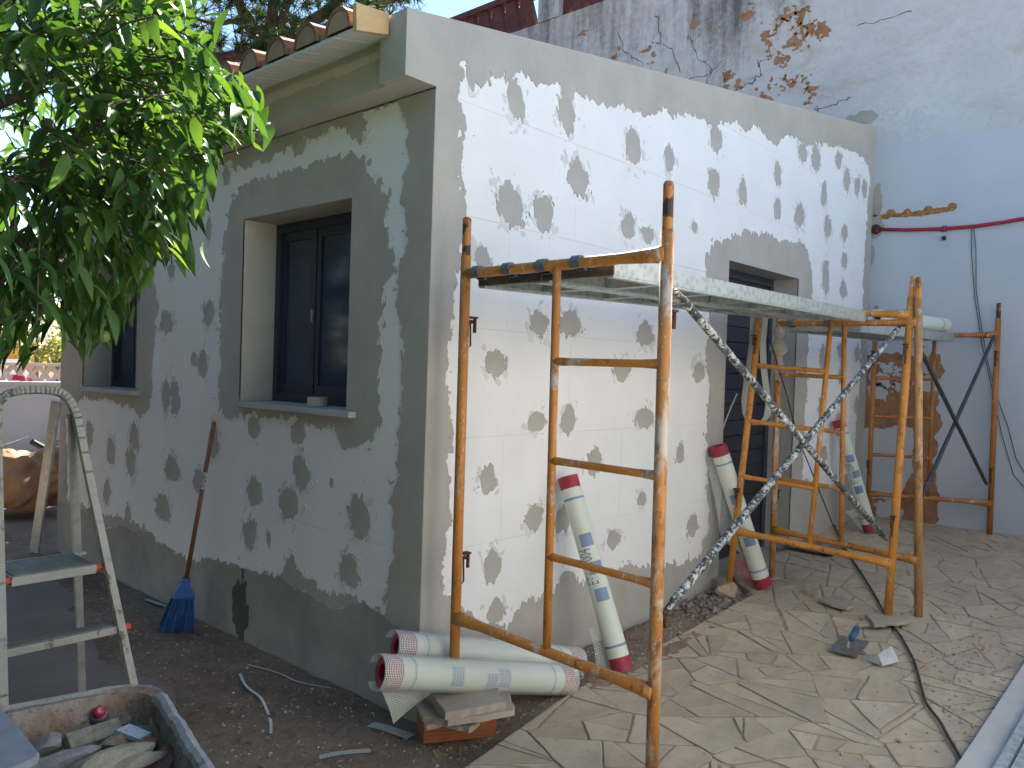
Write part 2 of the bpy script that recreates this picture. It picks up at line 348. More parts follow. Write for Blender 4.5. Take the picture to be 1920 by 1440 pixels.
# ================================================================== GROUND
def zp(x): x = np.asarray(x, float); return .19 * (np.clip((x - 1.0) / 4.62, 0, 2) ** 1.2)
g = MB(); n = 1; g.quad((-600, -600, -.22), (600, -600, -.22), (600, 600, -.22), (-600, 600, -.22))
tag(g.build('ground', SOIL), kind='structure')
def soil_h(x, y):
    h = -.09 + .012 * fbm(x * 2, y * 2, 3, 4) + .008 * fbm(x * 9, y * 9, 5, 4) + .005 * fbm(x * 40, y * 40, 9, 2)
    h = h + .065 * np.clip((x + .15) / .5, 0, 1) * np.clip((-y + .1) / .2, 0, 1) + .02 * np.clip(1 - np.abs(y + .42) / .12, 0, 1) * (x > -.2)
    h = h + (x > 0) * np.clip(x - 0.5, 0, 9) * .022 * (y < 0)
    return h
def grid_mesh(name, x0, x1, y0, y1, r, mat, hf, kind='structure'):
    nx = int((x1 - x0) / r); ny = int((y1 - y0) / r); xs = np.linspace(x0, x1, nx + 1); ys = np.linspace(y0, y1, ny + 1)
    X, Y = np.meshgrid(xs, ys, indexing='ij'); Z = hf(X, Y); vs = np.stack([X, Y, Z], -1).reshape(-1, 3)
    i = np.arange(nx)[:, None] * (ny + 1) + np.arange(ny)[None, :]; fs = np.stack([i, i + ny + 1, i + ny + 2, i + 1], -1).reshape(-1, 4)
    me = bpy.data.meshes.new(name); me.from_pydata(vs.tolist(), [], fs.tolist()); me.materials.append(mat); me.shade_smooth()
    o = bpy.data.objects.new(name, me); COL.objects.link(o); ORG[o.name] = np.zeros(3); return tag(o, kind=kind)
grid_mesh('soil', -2.6, .6, -1.2, 5.2, .022, SOIL, soil_h)
grid_mesh('soil_strip', .6, 3.0, -.75, .0, .02, SOIL, soil_h)
GRASS = simple('low_bounce_turf', (.05, .06, .03), .95, .1, var=.4, sc=6)  # unseen ground darkened to cut bounce onto the window wall
grid_mesh('yard', -9, 12, 5.2, 30, .4, PATH, lambda x, y: -.10 + .02 * fbm(x, y, 3))
tag(MB().quad((-9, -9, -.1), (-1.1, -9, -.1), (-1.1, -1.2, -.1), (-9, -1.2, -.1)).build('turf', GRASS), kind='structure')
grid_mesh('side_yard', -9, -2.6, -1.2, 5.2, .2, GRASS, lambda x, y: -.10 + .02 * fbm(x, y, 3))
# concrete path left
pth = [W(x, y, 2, -.075) for x, y in [(-160, 1062), (60, 1078), (118, 1096), (140, 1120), (132, 1150), (168, 1185), (185, 1240), (255, 1262), (330, 1300), (330, 1440), (-400, 1500)]]
m = MB(); jj = []
for i in range(len(pth)):
    a, b = pth[i], pth[(i + 1) % len(pth)]
    for k in range(6): jj.append(lerp(a, b, k / 6) + V(rng.normal() * .012, rng.normal() * .012, 0))
m.prism([V(p[0], p[1], -.13) for p in jj], (0, 0, .061)); tag(m.build('path', PATH), kind='structure')

# ---- patio: irregular flagstones
def clip_poly(poly, n, k):
    out = []
    for i in range(len(poly)):
        a, b = poly[i], poly[(i + 1) % len(poly)]; da = a @ n - k; db = b @ n - k
        if da <= 0: out.append(a)
        if da * db < 0: out.append(a + (b - a) * (da / (da - db)))
    return out
def area(p):
    p = np.array(p); x, y = p[:, 0], p[:, 1]; return abs(np.dot(x, np.roll(y, -1)) - np.dot(y, np.roll(x, -1))) / 2
def split(poly, amax, out, depth=0):
    A = area(poly)
    if A < amax * random.uniform(.35, 1.5) and depth > 0 or A < .006: out.append(poly); return
    p = np.array(poly); c = p.mean(0); cov = np.cov((p - c).T); ev, evec = np.linalg.eigh(cov); major = evec[:, 1]
    ang = math.atan2(major[1], major[0]) + random.gauss(0, .38)
    if random.random() < .22: ang += math.pi / 2
    n = V(math.cos(ang), math.sin(ang)); c = c + rng.normal(size=2) * .16 * math.sqrt(A)
    k = c @ n; a = clip_poly(poly, n, k); b = clip_poly(poly, -n, -k)
    if len(a) < 3 or len(b) < 3 or min(area(a), area(b)) < .1 * A: return split(poly, amax, out, depth + 1)
    split(a, amax, out, depth + 1); split(b, amax, out, depth + 1)
EDGE = [V(-1.1, -.78), V(-.26, -.535), V(.0, -.49), (V(.55, -.385)), V(1.7, -.345), V(2.72, -.315), V(2.82, -.0), V(5.6, .0)]
pat = EDGE + [V(5.6, -2.15), V(-1.1, -2.15)]
def voronoi_stones():
    ca, sa = math.cos(1.15), math.sin(1.15); Rm = np.array([[ca, sa], [-sa, ca]]); st = V(1.0, 1.15)     # pieces longer across the patio
    pts = []
    for _ in range(5000):
        p = V(random.uniform(-1.3, 5.8), random.uniform(-2.4, .1)); q = (Rm @ p) * st; rmin = random.uniform(.42, .62)
        if all(np.hypot(*(q - o)) > rmin for o in pts): pts.append(q)
    P = np.array(pts); cells = []
    lims = []
    for i, q in enumerate(P):
        poly = [q + V(-2, -2), q + V(2, -2), q + V(2, 2), q + V(-2, 2)]
        for j in np.argsort(np.hypot(*(P - q).T))[1:24]:
            n_ = P[j] - q; k_ = n_ @ (P[j] + q) / 2 + random.uniform(-.004, .004); poly = clip_poly(poly, n_, k_)
            if len(poly) < 3: break
        if len(poly) < 3: continue
        w = [Rm.T @ (v / st) for v in poly]; g_ = Rm.T @ (q / st)
        w = clip_poly(w, V(0, -1), 2.15); w = clip_poly(w, V(1, 0), 5.6) if len(w) > 2 else w
        if len(w) < 3: continue
        if g_[0] < 2.76:
            for a, b in zip(EDGE[:5], EDGE[1:6]):
                n_ = V(-(b - a)[1], (b - a)[0])
                if len(w) > 2: w = clip_poly(w, n_, n_ @ a)
        else:
            w = clip_poly(w, V(0, 1), -.004)
            if len(w) > 2 and g_[1] > -.45: w = clip_poly(w, V(-1, 0), -2.74)
        if len(w) < 3 or area(w) < .0015: continue
        if False:      # some pieces laid as two shards
            c_ = np.mean(w, 0); an = random.uniform(0, 3.14); n_ = V(math.cos(an), math.sin(an)); a_, b_ = clip_poly(w, n_, n_ @ c_), clip_poly(w, -n_, -(n_ @ c_))
            cells += [z for z in (a_, b_) if len(z) > 2 and area(z) > .0015]
        else: cells.append(w)
    return cells
stones = []
for p_ in voronoi_stones(): split(p_, .046, stones)
patio = MB()
bx = [(-1.1, .0)]
NX = 40
for i in range(NX):      # bedding mortar sheet, follows the fall of the patio
    xa = -1.1 + 6.75 * i / NX; xb = -1.1 + 6.75 * (i + 1) / NX
    def ey(x):
        for q in range(len(EDGE) - 1):
            if EDGE[q][0] <= x <= EDGE[q + 1][0]: return float(lerp(EDGE[q], EDGE[q + 1], (x - EDGE[q][0]) / (EDGE[q + 1][0] - EDGE[q][0]))[1])
        return 0.
    patio.quad((xa, -2.2, zp(xa) - .006), (xb, -2.2, zp(xb) - .006), (xb, ey(xb), zp(xb) - .006), (xa, ey(xa), zp(xa) - .006))
    patio.quad((xa, ey(xa), zp(xa) - .006), (xb, ey(xb), zp(xb) - .006), (xb, ey(xb), zp(xb) - .16), (xa, ey(xa), zp(xa) - .16))
patio_o = tag(patio.build('patio', GROUT), kind='structure')
m = MB(); m.quad((-1.1, -9, -.008), (9, -9, -.008), (9, -2.2, -.008), (-1.1, -2.2, -.008)); tag(m.build('paved_yard', simple('bounce_paving', (.58, .53, .45), .85, .2, var=.12, sc=3)), kind='structure')  # unseen yard made paler to bounce more sun onto the gable wall
def offset_poly(p, d):
    c = np.mean(p, 0); out = [np.array(q) for q in p]
    A = 0
    for i in range(len(p)):
        a, b = p[i], p[(i + 1) % len(p)]; A += a[0] * b[1] - b[0] * a[1]
    s = 1 if A > 0 else -1
    res = [np.array(q) for q in p]
    for i in range(len(p)):
        a, b = p[i], p[(i + 1) % len(p)]; e = b - a; L = np.linalg.norm(e)
        if L < 1e-6: continue
        n = V(e[1], -e[0]) / L * s; res = clip_poly(res, n, a @ n - d)
        if len(res) < 3: return None
    return res
def chamfer_outline(p, q):
    """stone outline with slightly broken corners and wobbling edges"""
    out = []
    n = len(p)
    for i in range(n):
        a, b = p[i], p[(i + 1) % n]; L = np.linalg.norm(b - a); t = min(.25, random.uniform(.003, .016) / max(L, 1e-3)); e = (b - a) / max(L, 1e-6); nn = V(-e[1], e[0])
        out.append(a + (b - a) * t)
        for k in range(1, max(1, min(5, int(L / .07))) + 0): out.append(lerp(a, b, k / max(1, min(5, int(L / .07)))) + nn * random.uniform(-.004, .004))
        out.append(b - (b - a) * t)
    return out
stones = sorted(stones, key=lambda p: -area(p)); big = []; rest = MB()
for p in stones:
    q = offset_poly(p, random.uniform(.0025, .008))
    if q is None or area(q) < .002: continue
    q = chamfer_outline(q, 0); c = np.mean(q, 0); hh = random.uniform(-.002, .003); tx = random.uniform(-.008, .008); ty = random.uniform(-.008, .008)
    c3 = V(c[0], c[1], 0); nq = len(q)
    top = [V(u[0], u[1], zp(u[0]) + hh + tx * (u[0] - c[0]) + ty * (u[1] - c[1])) for u in q]
    inn = [lerp(t, V(c[0], c[1], t[2]), min(.3, .008 / max(.02, np.linalg.norm(t[:2] - c)))) + V(0, 0, 0) for t in top]
    low = [t - V(0, 0, .0015) for t in top]; bot = [t - V(0, 0, .02) for t in top]
    vs = inn + low + bot; fs = [tuple(range(nq))]
    for r in range(2): fs += [(r * nq + i, (r + 1) * nq + i, (r + 1) * nq + (i + 1) % nq, r * nq + (i + 1) % nq) for i in range(nq)]
    A = 0
    for i in range(nq): A += q[i][0] * q[(i + 1) % nq][1] - q[(i + 1) % nq][0] * q[i][1]
    if A < 0: fs = [tuple(reversed(f)) for f in fs]
    dcam = np.linalg.norm(c - CAM[:2])
    big.append((area(q) / dcam ** 3, vs, fs, c))
big.sort(key=lambda t: -t[0])
for i, (a, vs, fs, c) in enumerate(big):
    if i < 299:
        mm = MB().add(vs, fs); mm.build('paving_stone', STONE, patio_o, origin=(c[0], c[1], 0))
    else: rest.add(vs, fs)
if rest.v: tag(rest.build('small_paving_stones', STONE, patio_o), kind='stuff')

# ================================================================== RAGGED SHEETS (skim of mortar, flaked paint)
def sd_poly(px, pz, poly):
    """signed distance, negative inside"""
    poly = np.array(poly, float); d = np.full(px.shape, 1e9); ins = np.zeros(px.shape, bool)
    for i in range(len(poly)):
        a = poly[i]; b = poly[(i + 1) % len(poly)]; e = b - a; L2 = e @ e + 1e-12
        t = np.clip(((px - a[0]) * e[0] + (pz - a[1]) * e[1]) / L2, 0, 1); d = np.minimum(d, (px - a[0] - t * e[0]) ** 2 + (pz - a[1] - t * e[1]) ** 2)
        c = ((a[1] > pz) != (b[1] > pz)); xi = (b[0] - a[0]) * (pz - a[1]) / ((b[1] - a[1]) if abs(b[1] - a[1]) > 1e-12 else 1e-12) + a[0]; ins ^= c & (px < xi)
    d = np.sqrt(d); return np.where(ins, -d, d)
def ragged(F, u0, u1, v0, v1, r, place, thick):
    """sheet where F(u,v) > 0, raised by thick, with edges going down to the surface"""
    nu = max(2, int((u1 - u0) / r)); nv = max(2, int((v1 - v0) / r)); us = np.linspace(u0, u1, nu + 1); vs_ = np.linspace(v0, v1, nv + 1)
    U, Vv = np.meshgrid(us, vs_, indexing='ij'); f = F(U, Vv); ins = f > 0; mb = MB()
    cnt = ins[:-1, :-1].astype(int) + ins[1:, :-1] + ins[1:, 1:] + ins[:-1, 1:]
    for j in range(nv):
        i = 0; row = cnt[:, j]
        while i < nu:
            if row[i] == 4:
                k = i
                while k < nu and row[k] == 4: k += 1
                mb.quad(place(us[i], vs_[j], thick), place(us[k], vs_[j], thick), place(us[k], vs_[j + 1], thick), place(us[i], vs_[j + 1], thick)); i = k
            else: i += 1
    for i, j in zip(*np.nonzero((cnt > 0) & (cnt < 4))):
        cs = [(i, j), (i + 1, j), (i + 1, j + 1), (i, j + 1)]; poly = []; cross = []
        for a in range(4):
            p, q = cs[a], cs[(a + 1) % 4]; fp, fq = f[p], f[q]; P = (us[p[0]], vs_[p[1]]); Q = (us[q[0]], vs_[q[1]])
            if fp > 0: poly.append(P)
            if (fp > 0) != (fq > 0):
                t = fp / (fp - fq); X = (P[0] + (Q[0] - P[0]) * t, P[1] + (Q[1] - P[1]) * t); poly.append(X); cross.append(X)
        if len(poly) >= 3: mb.add([place(x, y, thick) for x, y in poly], [tuple(range(len(poly)))])
        for a in range(0, len(cross) - 1, 2):
            c1, c2 = cross[a], cross[a + 1]; mb.quad(place(*c1, thick), place(*c2, thick), place(*c2, 0), place(*c1, 0))
    return mb
def box_sd(U, Vv, a, b, c, d): return np.maximum(np.maximum(a - U, U - b), np.maximum(c - Vv, Vv - d))   # negative inside

# ================================================================== HOUSE (annex under renovation)
HX = 5.62; HY = 4.31; SL = .164
def ptop(x): return 2.925 + SL * (x + .19)           # parapet top on the gable side
house = thing('house', 'small flat fronted annex being insulated, grey mortar dabs over white foam boards', 'house', (0, 0, 0))
RW = lambda u, v, h=0: V(u, -h, v)                    # gable wall: u = x, v = z
LW = lambda u, v, h=0: V(-h, u, v)                    # window wall: u = y, v = z
ZB = -.16
DO = (2.73, 3.92, .0, 2.255); W1 = (.565, 1.56, 1.235, 2.25); W2 = (2.92, 3.86, 1.235, 2.25)
def rects_minus(u0, u1, v0, v1, holes):
    rs = [(u0, u1, v0, v1)]
    for h in holes:
        out = []
        for a, b, c, d in rs:
            if h[1] <= a or h[0] >= b or h[3] <= c or h[2] >= d: out.append((a, b, c, d)); continue
            if a < h[0]: out.append((a, h[0], c, d))
            if b > h[1]: out.append((h[1], b, c, d))
            x0, x1 = max(a, h[0]), min(b, h[1])
            if c < h[2]: out.append((x0, x1, c, h[2]))
            if d > h[3]: out.append((x0, x1, h[3], d))
        rs = out
    return rs
def wall_core(place, rects, topf, depth):
    m = MB()
    for a, b, c, d in rects:
        p = [place(a, c, -.03), place(b, c, -.03), place(b, d if d < 90 else topf(b), -.03), place(a, d if d < 90 else topf(a), -.03)]
        m.quad(*p)
    return m
gw = MB()
for a, b, c, d in rects_minus(.03, HX, ZB, 2.3, [DO]): gw.quad(RW(a, c, -.03), RW(b, c, -.03), RW(b, d, -.03), RW(a, d, -.03))
gw.quad(RW(.03, 2.3, -.03), RW(HX, 2.3, -.03), RW(HX, ptop(HX) - .01, -.03), RW(.03, ptop(.03) - .01, -.03))
gw.quad((.03, .2, 2.6), (HX, .2, 2.6), (HX, .2, ptop(HX) - .01), (.03, .2, ptop(0) - .01))
gable = gw.build('wall', MORT2, house)
lw = MB()
for a, b, c, d in rects_minus(.0, HY, ZB, 2.66, [W1, W2]): lw.quad(LW(b, c, -.03), LW(a, c, -.03), LW(a, d, -.03), LW(b, d, -.03))
front = lw.build('wall', MORT2, house)
m = MB(); m.quad((.0, HY, ZB), (.0, HY, 2.9), (HX, HY, 3.8), (HX, HY, ZB)); m.build('wall', MORT, house)
# foam boards
def boards(place, u0, u1, v0, v1, holes, parent, topf=None, seed=1):
    r = random.Random(seed); L, Hh, G = 1.0, .5, .0010; row = 0; v = v0
    while v < v1:
        u = u0 - (L * .5 if row % 2 else 0)
        while u < u1:
            a, b, c, d = max(u, u0) + G / 2, min(u + L, u1) - G / 2, v + G / 2, min(v + Hh, v1) - G / 2
            if b - a > .02:
                mb = MB(); off = r.uniform(-.0004, .0004)
                for (x0, x1, y0, y1) in rects_minus(a, b, c, d, holes):
                    pts = [V(x0, y0), V(x1, y0), V(x1, y1), V(x0, y1)]
                    if topf:
                        n_ = V(-(topf(1) - topf(0)), 1.); pts = clip_poly(pts, n_, n_ @ V(0, topf(0)))
                        if len(pts) < 3: continue
                    mb.prism([place(x, y, off) for x, y in pts], place(0, 0, -.004) - place(0, 0, 0))
                if mb.v: mb.build('insulation_board', EPS, parent)
            u += L
        v += Hh; row += 1
boards(RW, 0, HX, ZB + .3, 4.0, [DO], gable, lambda x: ptop(x) - .02, 2)
boards(LW, 0, HY, ZB + .3, 2.645, [W1, W2], front, None, 5)
# white area left bare on the gable wall, as seen
RWp = [(868, 120), (880, 126), (896, 150), (905, 160), (920, 146), (938, 148), (943, 120), (950, 148), (965, 140), (985, 138), (1005, 150), (1045, 160), (1068, 180), (1090, 178), (1120, 188), (1160, 195), (1200, 205), (1215, 220), (1245, 205), (1262, 222), (1300, 212), (1320, 228), (1338, 246), (1350, 230), (1380, 228), (1398, 245), (1420, 236), (1445, 268), (1455, 276), (1470, 250), (1505, 268), (1540, 270), (1575, 276), (1600, 282), (1625, 300), (1630, 330),
        (1624, 420), (1618, 560), (1612, 700), (1606, 800), (1600, 880), (1560, 915), (1520, 905), (1503, 900), (1508, 800), (1513, 700), (1515, 620), (1522, 545), (1520, 490), (1510, 462), (1480, 455), (1440, 440), (1400, 436), (1365, 447), (1340, 462), (1322, 482), (1328, 560), (1330, 620), (1322, 690), (1330, 720), (1323, 790), (1325, 900), (1330, 985), (1322, 1010), (1313, 1040), (1287, 1053), (1230, 1060), (1187, 1063), (1140, 1070), (1100, 1088), (1080, 1093), (1057, 1087), (1040, 1107), (1010, 1115), (990, 1120), (975, 1147), (957, 1163), (930, 1173), (907, 1180), (890, 1160), (870, 1150), (853, 1120), (832, 1113),
        (832, 1037), (840, 960), (840, 913), (840, 847), (845, 763), (838, 713), (835, 667), (845, 627), (853, 580), (850, 547), (862, 480), (860, 470), (872, 440), (875, 395), (868, 350), (868, 300), (862, 270), (872, 235), (855, 180)]
polyR = [W(x, y, 1, 0)[[0, 2]] for x, y in RWp]
def edge_noise(U, Z, s):
    return .030 * fbm(U * 9, Z * 6, s, 3) + .044 * fbm(U * 40 + Z * 6, Z * 20, s + 3, 4) + .022 * fbm(U * 110, Z * 70, s + 5, 2)
def specks(d, U, Z, s): return np.maximum(d, .06 * fbm(U * 55 + Z * 12, Z * 30, s, 3) - .021 + .30 * np.minimum(d, 0))
def FR(U, Z):
    d = sd_poly(U, Z, polyR); d = specks(d + edge_noise(U, Z, 21), U, Z, 301)
    hole = np.maximum(box_sd(U, Z, DO[0], DO[1], -1, DO[3]), -9)
    lim = np.minimum(np.minimum(U + .001, HX - .012 - U), ptop(U) - Z)
    return np.minimum(np.minimum(d, lim), hole)
mm = ragged(FR, -.005, HX, ZB, 3.9, .0095, RW, .004); mm.build('mortar_band', MORT, gable)
LWp = [(383, 316), (420, 300), (440, 318), (460, 322), (476, 312), (510, 300), (548, 288), (556, 272), (590, 262), (640, 240), (655, 255), (663, 278), (675, 285), (690, 262), (688, 218), (715, 206), (742, 200), (752, 215), (762, 260), (765, 300), (755, 345), (748, 380), (760, 430), (757, 470), (748, 480), (745, 520), (745, 600), (753, 650), (750, 700), (750, 760), (745, 800), (742, 850), (740, 900), (733, 960), (735, 1020), (728, 1100), (722, 1148),
        (706, 1130), (680, 1118), (640, 1110), (600, 1100), (545, 1058), (520, 1075), (470, 1062), (430, 1052), (400, 1045), (350, 1045), (300, 1015), (270, 990), (230, 972), (190, 960), (160, 945), (128, 930),
        (126, 850), (124, 790), (140, 770), (157, 747), (173, 753), (213, 753), (247, 763), (262, 782), (280, 767), (287, 730), (288, 680), (293, 630), (298, 580), (293, 520), (296, 450), (300, 400), (320, 340)]
SURR = [(640, 287), (660, 277), (690, 290), (703, 300), (690, 320), (712, 333), (720, 347), (737, 360), (738, 387), (724, 410), (727, 430), (740, 473), (747, 513), (720, 537), (727, 577), (718, 630), (720, 680), (713, 730), (718, 780), (703, 820), (683, 843), (660, 843), (637, 835), (620, 800), (573, 798), (550, 783), (500, 788), (480, 783), (433, 787), (417, 783), (408, 747), (413, 680), (412, 580), (413, 533), (418, 480), (420, 460), (430, 400), (447, 353), (473, 333), (517, 323), (550, 310), (580, 307), (593, 293)]
polyL = [W(x, y, 0, 0)[[1, 2]] for x, y in LWp]; polyS = [W(x, y, 0, 0)[[1, 2]] for x, y in SURR]
def FLraw(U, Z): return specks(np.maximum(sd_poly(U, Z, polyL), -sd_poly(U, Z, polyS)) - .014 + edge_noise(U, Z, 51), U, Z, 331)
def FL(U, Z):
    hole = np.minimum(box_sd(U, Z, *W1), box_sd(U, Z, *W2)); lim = np.minimum(np.minimum(U + .003, HY - U), 2.648 - Z)
    return np.minimum(np.minimum(FLraw(U, Z), lim), hole)
def lowz(U): return .30 + .12 * fbm(U * 3, U * 0 + 4, 8, 3)
ragged(lambda U, Z: np.minimum(FL(U, Z), Z - lowz(U)), -.004, HY, .05, 2.65, .0095, LW, .004).build('mortar_band', MORT, front)
ragged(lambda U, Z: np.minimum(FL(U, Z), lowz(U) + .02 * fbm(U * 40, Z * 20, 3) - Z), -.004, HY, ZB, .7, .012, LW, .0055).build('mortar_band', MORT2, front)
dampc = W(450, 1145, 0, 0)
ragged(lambda U, Z: .115 - np.hypot((U - dampc[1]) * 1.0, (Z - dampc[2]) * .65) + .13 * fbm(U * 11, Z * 7, 77, 4), dampc[1] - .3, dampc[1] + .3, ZB, dampc[2] + .35, .012, LW, .0075).build('damp_patch', mk_mortar('damp_mortar', (.10, .11, .09)), front)
# single dabs over the board fixings
DR = [(883, 147, 14, 42, 15), (965, 184, 32, 72, 18), (1062, 212, 32, 66, 10), (1083, 332, 36, 60, 15), (1187, 275, 28, 58, 5), (1255, 298, 16, 46, 0), (1342, 262, 20, 44, 0), (1338, 343, 20, 50, -5), (1393, 358, 12, 42, 0), (1458, 326, 11, 42, 3), (1505, 287, 14, 36, 3), (1530, 298, 15, 42, 0), (1572, 301, 11, 32, 0), (1588, 339, 11, 40, 0), (1607, 350, 10, 34, 0), (1621, 355, 9, 34, 0), (1545, 363, 10, 38, 0), (1458, 391, 12, 36, 0), (1498, 405, 18, 40, 0), (1551, 427, 12, 38, 0), (1583, 438, 10, 28, 0), (957, 384, 48, 70, 15), (1017, 401, 36, 62, 12), (1177, 422, 22, 46, 0), (1215, 440, 22, 26, 0), (905, 485, 28, 50, 20), (920, 515, 26, 28, 0), (1137, 546, 24, 26, 0), (1010, 607, 34, 46, 0), (1070, 607, 38, 46, 5), (1210, 625, 28, 42, 0), (928, 680, 36, 48, 0), (1168, 693, 32, 36, 0), (1310, 697, 18, 38, 0), (1005, 790, 30, 38, 0), (1065, 788, 26, 46, 0), (1207, 783, 32, 36, 0), (915, 899, 30, 54, 0), (1113, 866, 24, 48, 0), (1203, 935, 16, 26, 0), (1275, 850, 14, 40, 0), (1000, 972, 28, 46, 0), (1056, 970, 26, 46, 0), (1150, 1013, 24, 36, 0), (922, 1063, 28, 58, 0), (1298, 985, 16, 38, 0), (1548, 520, 11, 60, 0), (1583, 490, 9, 30, 0), (1581, 543, 11, 32, 0), (1575, 658, 10, 28, 0), (1542, 668, 10, 42, 0), (1577, 706, 10, 30, 8), (1608, 660, 8, 30, 0), (1540, 765, 10, 44, 0), (1572, 790, 9, 30, 0), (1606, 760, 8, 30, 0), (1545, 850, 10, 34, 0), (1302, 425, 10, 20, 0), (930, 1145, 30, 40, 0), (1063, 1090, 26, 34, 0)]
DL = [(672, 240, 28, 40, 5), (560, 270, 24, 40, 10), (392, 430, 9, 44, 0), (322, 508, 12, 30, 0), (312, 604, 22, 38, 0), (392, 586, 20, 42, 0), (363, 672, 9, 24, 0), (381, 683, 16, 48, 4), (312, 740, 14, 52, 4), (328, 744, 15, 62, 10), (252, 818, 16, 46, 12), (208, 846, 14, 46, 8), (246, 868, 16, 48, 10), (322, 879, 26, 44, 15), (402, 832, 15, 60, 0), (373, 900, 18, 40, 0), (478, 926, 28, 52, 0), (543, 946, 34, 58, 0), (565, 885, 28, 58, 12), (306, 951, 26, 42, 8), (200, 920, 12, 42, 0), (676, 972, 38, 78, 5), (468, 1003, 22, 58, 0), (655, 1066, 32, 58, 5), (478, 805, 18, 40, 0), (560, 812, 24, 42, 0), (168, 815, 10, 50, 10), (145, 930, 10, 44, 8), (240, 965, 10, 40, 6), (505, 1010, 8, 30, 0), (623, 905, 6, 20, 0), (545, 1075, 22, 60, 0), (388, 335, 14, 24, 0), (425, 330, 12, 30, 5), (690, 338, 10, 24, 0), (210, 590, 10, 30, 0)]
def dabs(lst, axis, place, parent, ui):
    for k, (x, y, ww, hh, tilt) in enumerate(lst):
        c = W(x, y, axis, 0); u0 = c[ui]; v0 = c[2]
        hw = abs(W(x + ww / 2, y, axis, 0)[ui] - W(x - ww / 2, y, axis, 0)[ui]) / 2 * 1.03; hv = abs(W(x, y - hh / 2, axis, 0)[2] - W(x, y + hh / 2, axis, 0)[2]) / 2 * 1.03
        ta = math.tan(math.radians(tilt)) * (1 if ui == 0 else -1); top = random.uniform(.15, .45) * random.choice((1, 1, -1)); sd = 100 + k * 7
        def F(U, Z):
            du = (U - u0) + (Z - v0) * ta * .7; dv = Z - v0; wsc = 1 - top * dv / hv * .6
            r = np.sqrt((du / (hw * np.clip(wsc, .35, 1.6))) ** 2 + (dv / hv) ** 2)
            e = .30 * fbm(U * 13, Z * 9, sd, 3) + .72 * fbm(U * 48 + Z * 9, Z * 24, sd + 2, 4) * np.clip(r - .45, 0, .8) + .10 * fbm(U * 120, Z * 120, sd + 4, 2)
            return np.maximum(1 - r + e, 1.5 * fbm(U * 85 + Z * 20, Z * 45, sd + 6, 3) - .50 - 1.1 * np.clip(r - 1.0, 0, 9))
        rr = .006 if hw > .03 else .0045
        mb = ragged(F, u0 - hw * 1.9, u0 + hw * 1.9, v0 - hv * 1.7, v0 + hv * 1.7, max(rr * .9, hw / 18), place, .003)
        def F3(U, Z):
            du = (U - u0) + (Z - v0) * ta * .7; dv = Z - v0 + hv * .18 * math.sin(k * 1.7); r = np.sqrt((du / (hw * 1.12)) ** 2 + (dv / (hv * 1.08)) ** 2)
            return 1.05 - r + 1.9 * fbm(U * 30 + Z * 14, Z * 22 - U * 9, sd + 8, 4) * np.clip(r - .1, 0, 1) - .22
        if hw > .018:
            m3 = ragged(F3, u0 - hw * 2.2, u0 + hw * 2.2, v0 - hv * 1.9, v0 + hv * 1.9, max(.006, hw / 14), place, .0015)
            if m3.v: tag(m3.build('mortar_smear', SMEAR, parent, origin=place(u0, v0, 0)), kind='stuff')
        if mb.v: mb.build('mortar_dab', MORT, parent, origin=place(u0, v0, 0))
dabs(DR, 1, RW, gable, 0); dabs(DL, 0, LW, front, 1)
# reveals
def reveal(win, place, depth, parent, mats, name='reveal', bottom=True):
    a, b, c, d = win; q = lambda u, v, h: place(u, v, -h)
    for e in (a, b): MB().quad(q(e, c, -.004), q(e, d, -.004), q(e, d, depth), q(e, c, depth)).build('jamb', mats[0], parent)
    m = MB(); m.quad(q(a, d, -.004), q(b, d, -.004), q(b, d, depth), q(a, d, depth)); m.build('lintel', mats[1], parent)
reveal(W1, LW, .225, front, (MORTP, MORT)); reveal(W2, LW, .225, front, (MORTP, MORT)); reveal(DO, RW, .23, gable, (MORT, MORT))
def window(win, k):
    a, b, c, d = win; x = .205; w_ = .05
    f = MB()
    for (u0, u1, v0, v1) in ((a, a + w_, c, d), (b - w_, b, c, d), (a + w_, b - w_, d - w_, d), (a + w_, b - w_, c, c + w_)): f.bbox((x, u0, v0), (x + .06, u1, v1))
    fr = f.build('window', DARKF, house)
    um = a + (b - a) * .62
    s = MB()
    for (u0, u1) in ((um, b - w_), (a + w_, um - .012)):
        for (p0, p1, q0, q1) in ((u0, u0 + .035, c + w_, d - w_), (u1 - .035, u1, c + w_, d - w_), (u0 + .035, u1 - .035, c + w_, c + w_ + .05), (u0 + .035, u1 - .035, d - w_ - .05, d - w_)):
            s.bbox((x + .018, p0, q0), (x + .05, p1, q1))
    s.build('sash', DARKF, fr)
    for (u0, u1) in ((um + .035, b - w_ - .035), (a + w_ + .035, um - .047)):
        p = MB(); p.bbox((x + .030, u0, c + w_ + .05), (x + .036, u1, d - w_ - .05)); p.build('pane', GLASS, fr)
    h = MB(); h.bbox((x + .008, um + .012, c + .45), (x + .018, um + .024, c + .52)); h.build('handle', ALU, fr)
    st = MB(); st.bbox((x + .005, a + .09, c + .05), (x + .03, a + .125, c + .75)); st.build('reflection_strip', simple('teal_reflection', (.12, .22, .23), .4, .5), fr)  # teal strip stands in for a reflection in the glass
    sl = MB(); sl.prism([LW(a - .075, c - .03, .045), LW(b - .03, c - .03, .045), LW(b - .03, c + .0, .045), LW(a - .075, c + .0, .045)], LW(0, 0, -.26) - LW(0, 0, 0)); sl.build('sill', MARB, fr, bevel=.004)
window(W1, 0); window(W2, 1)
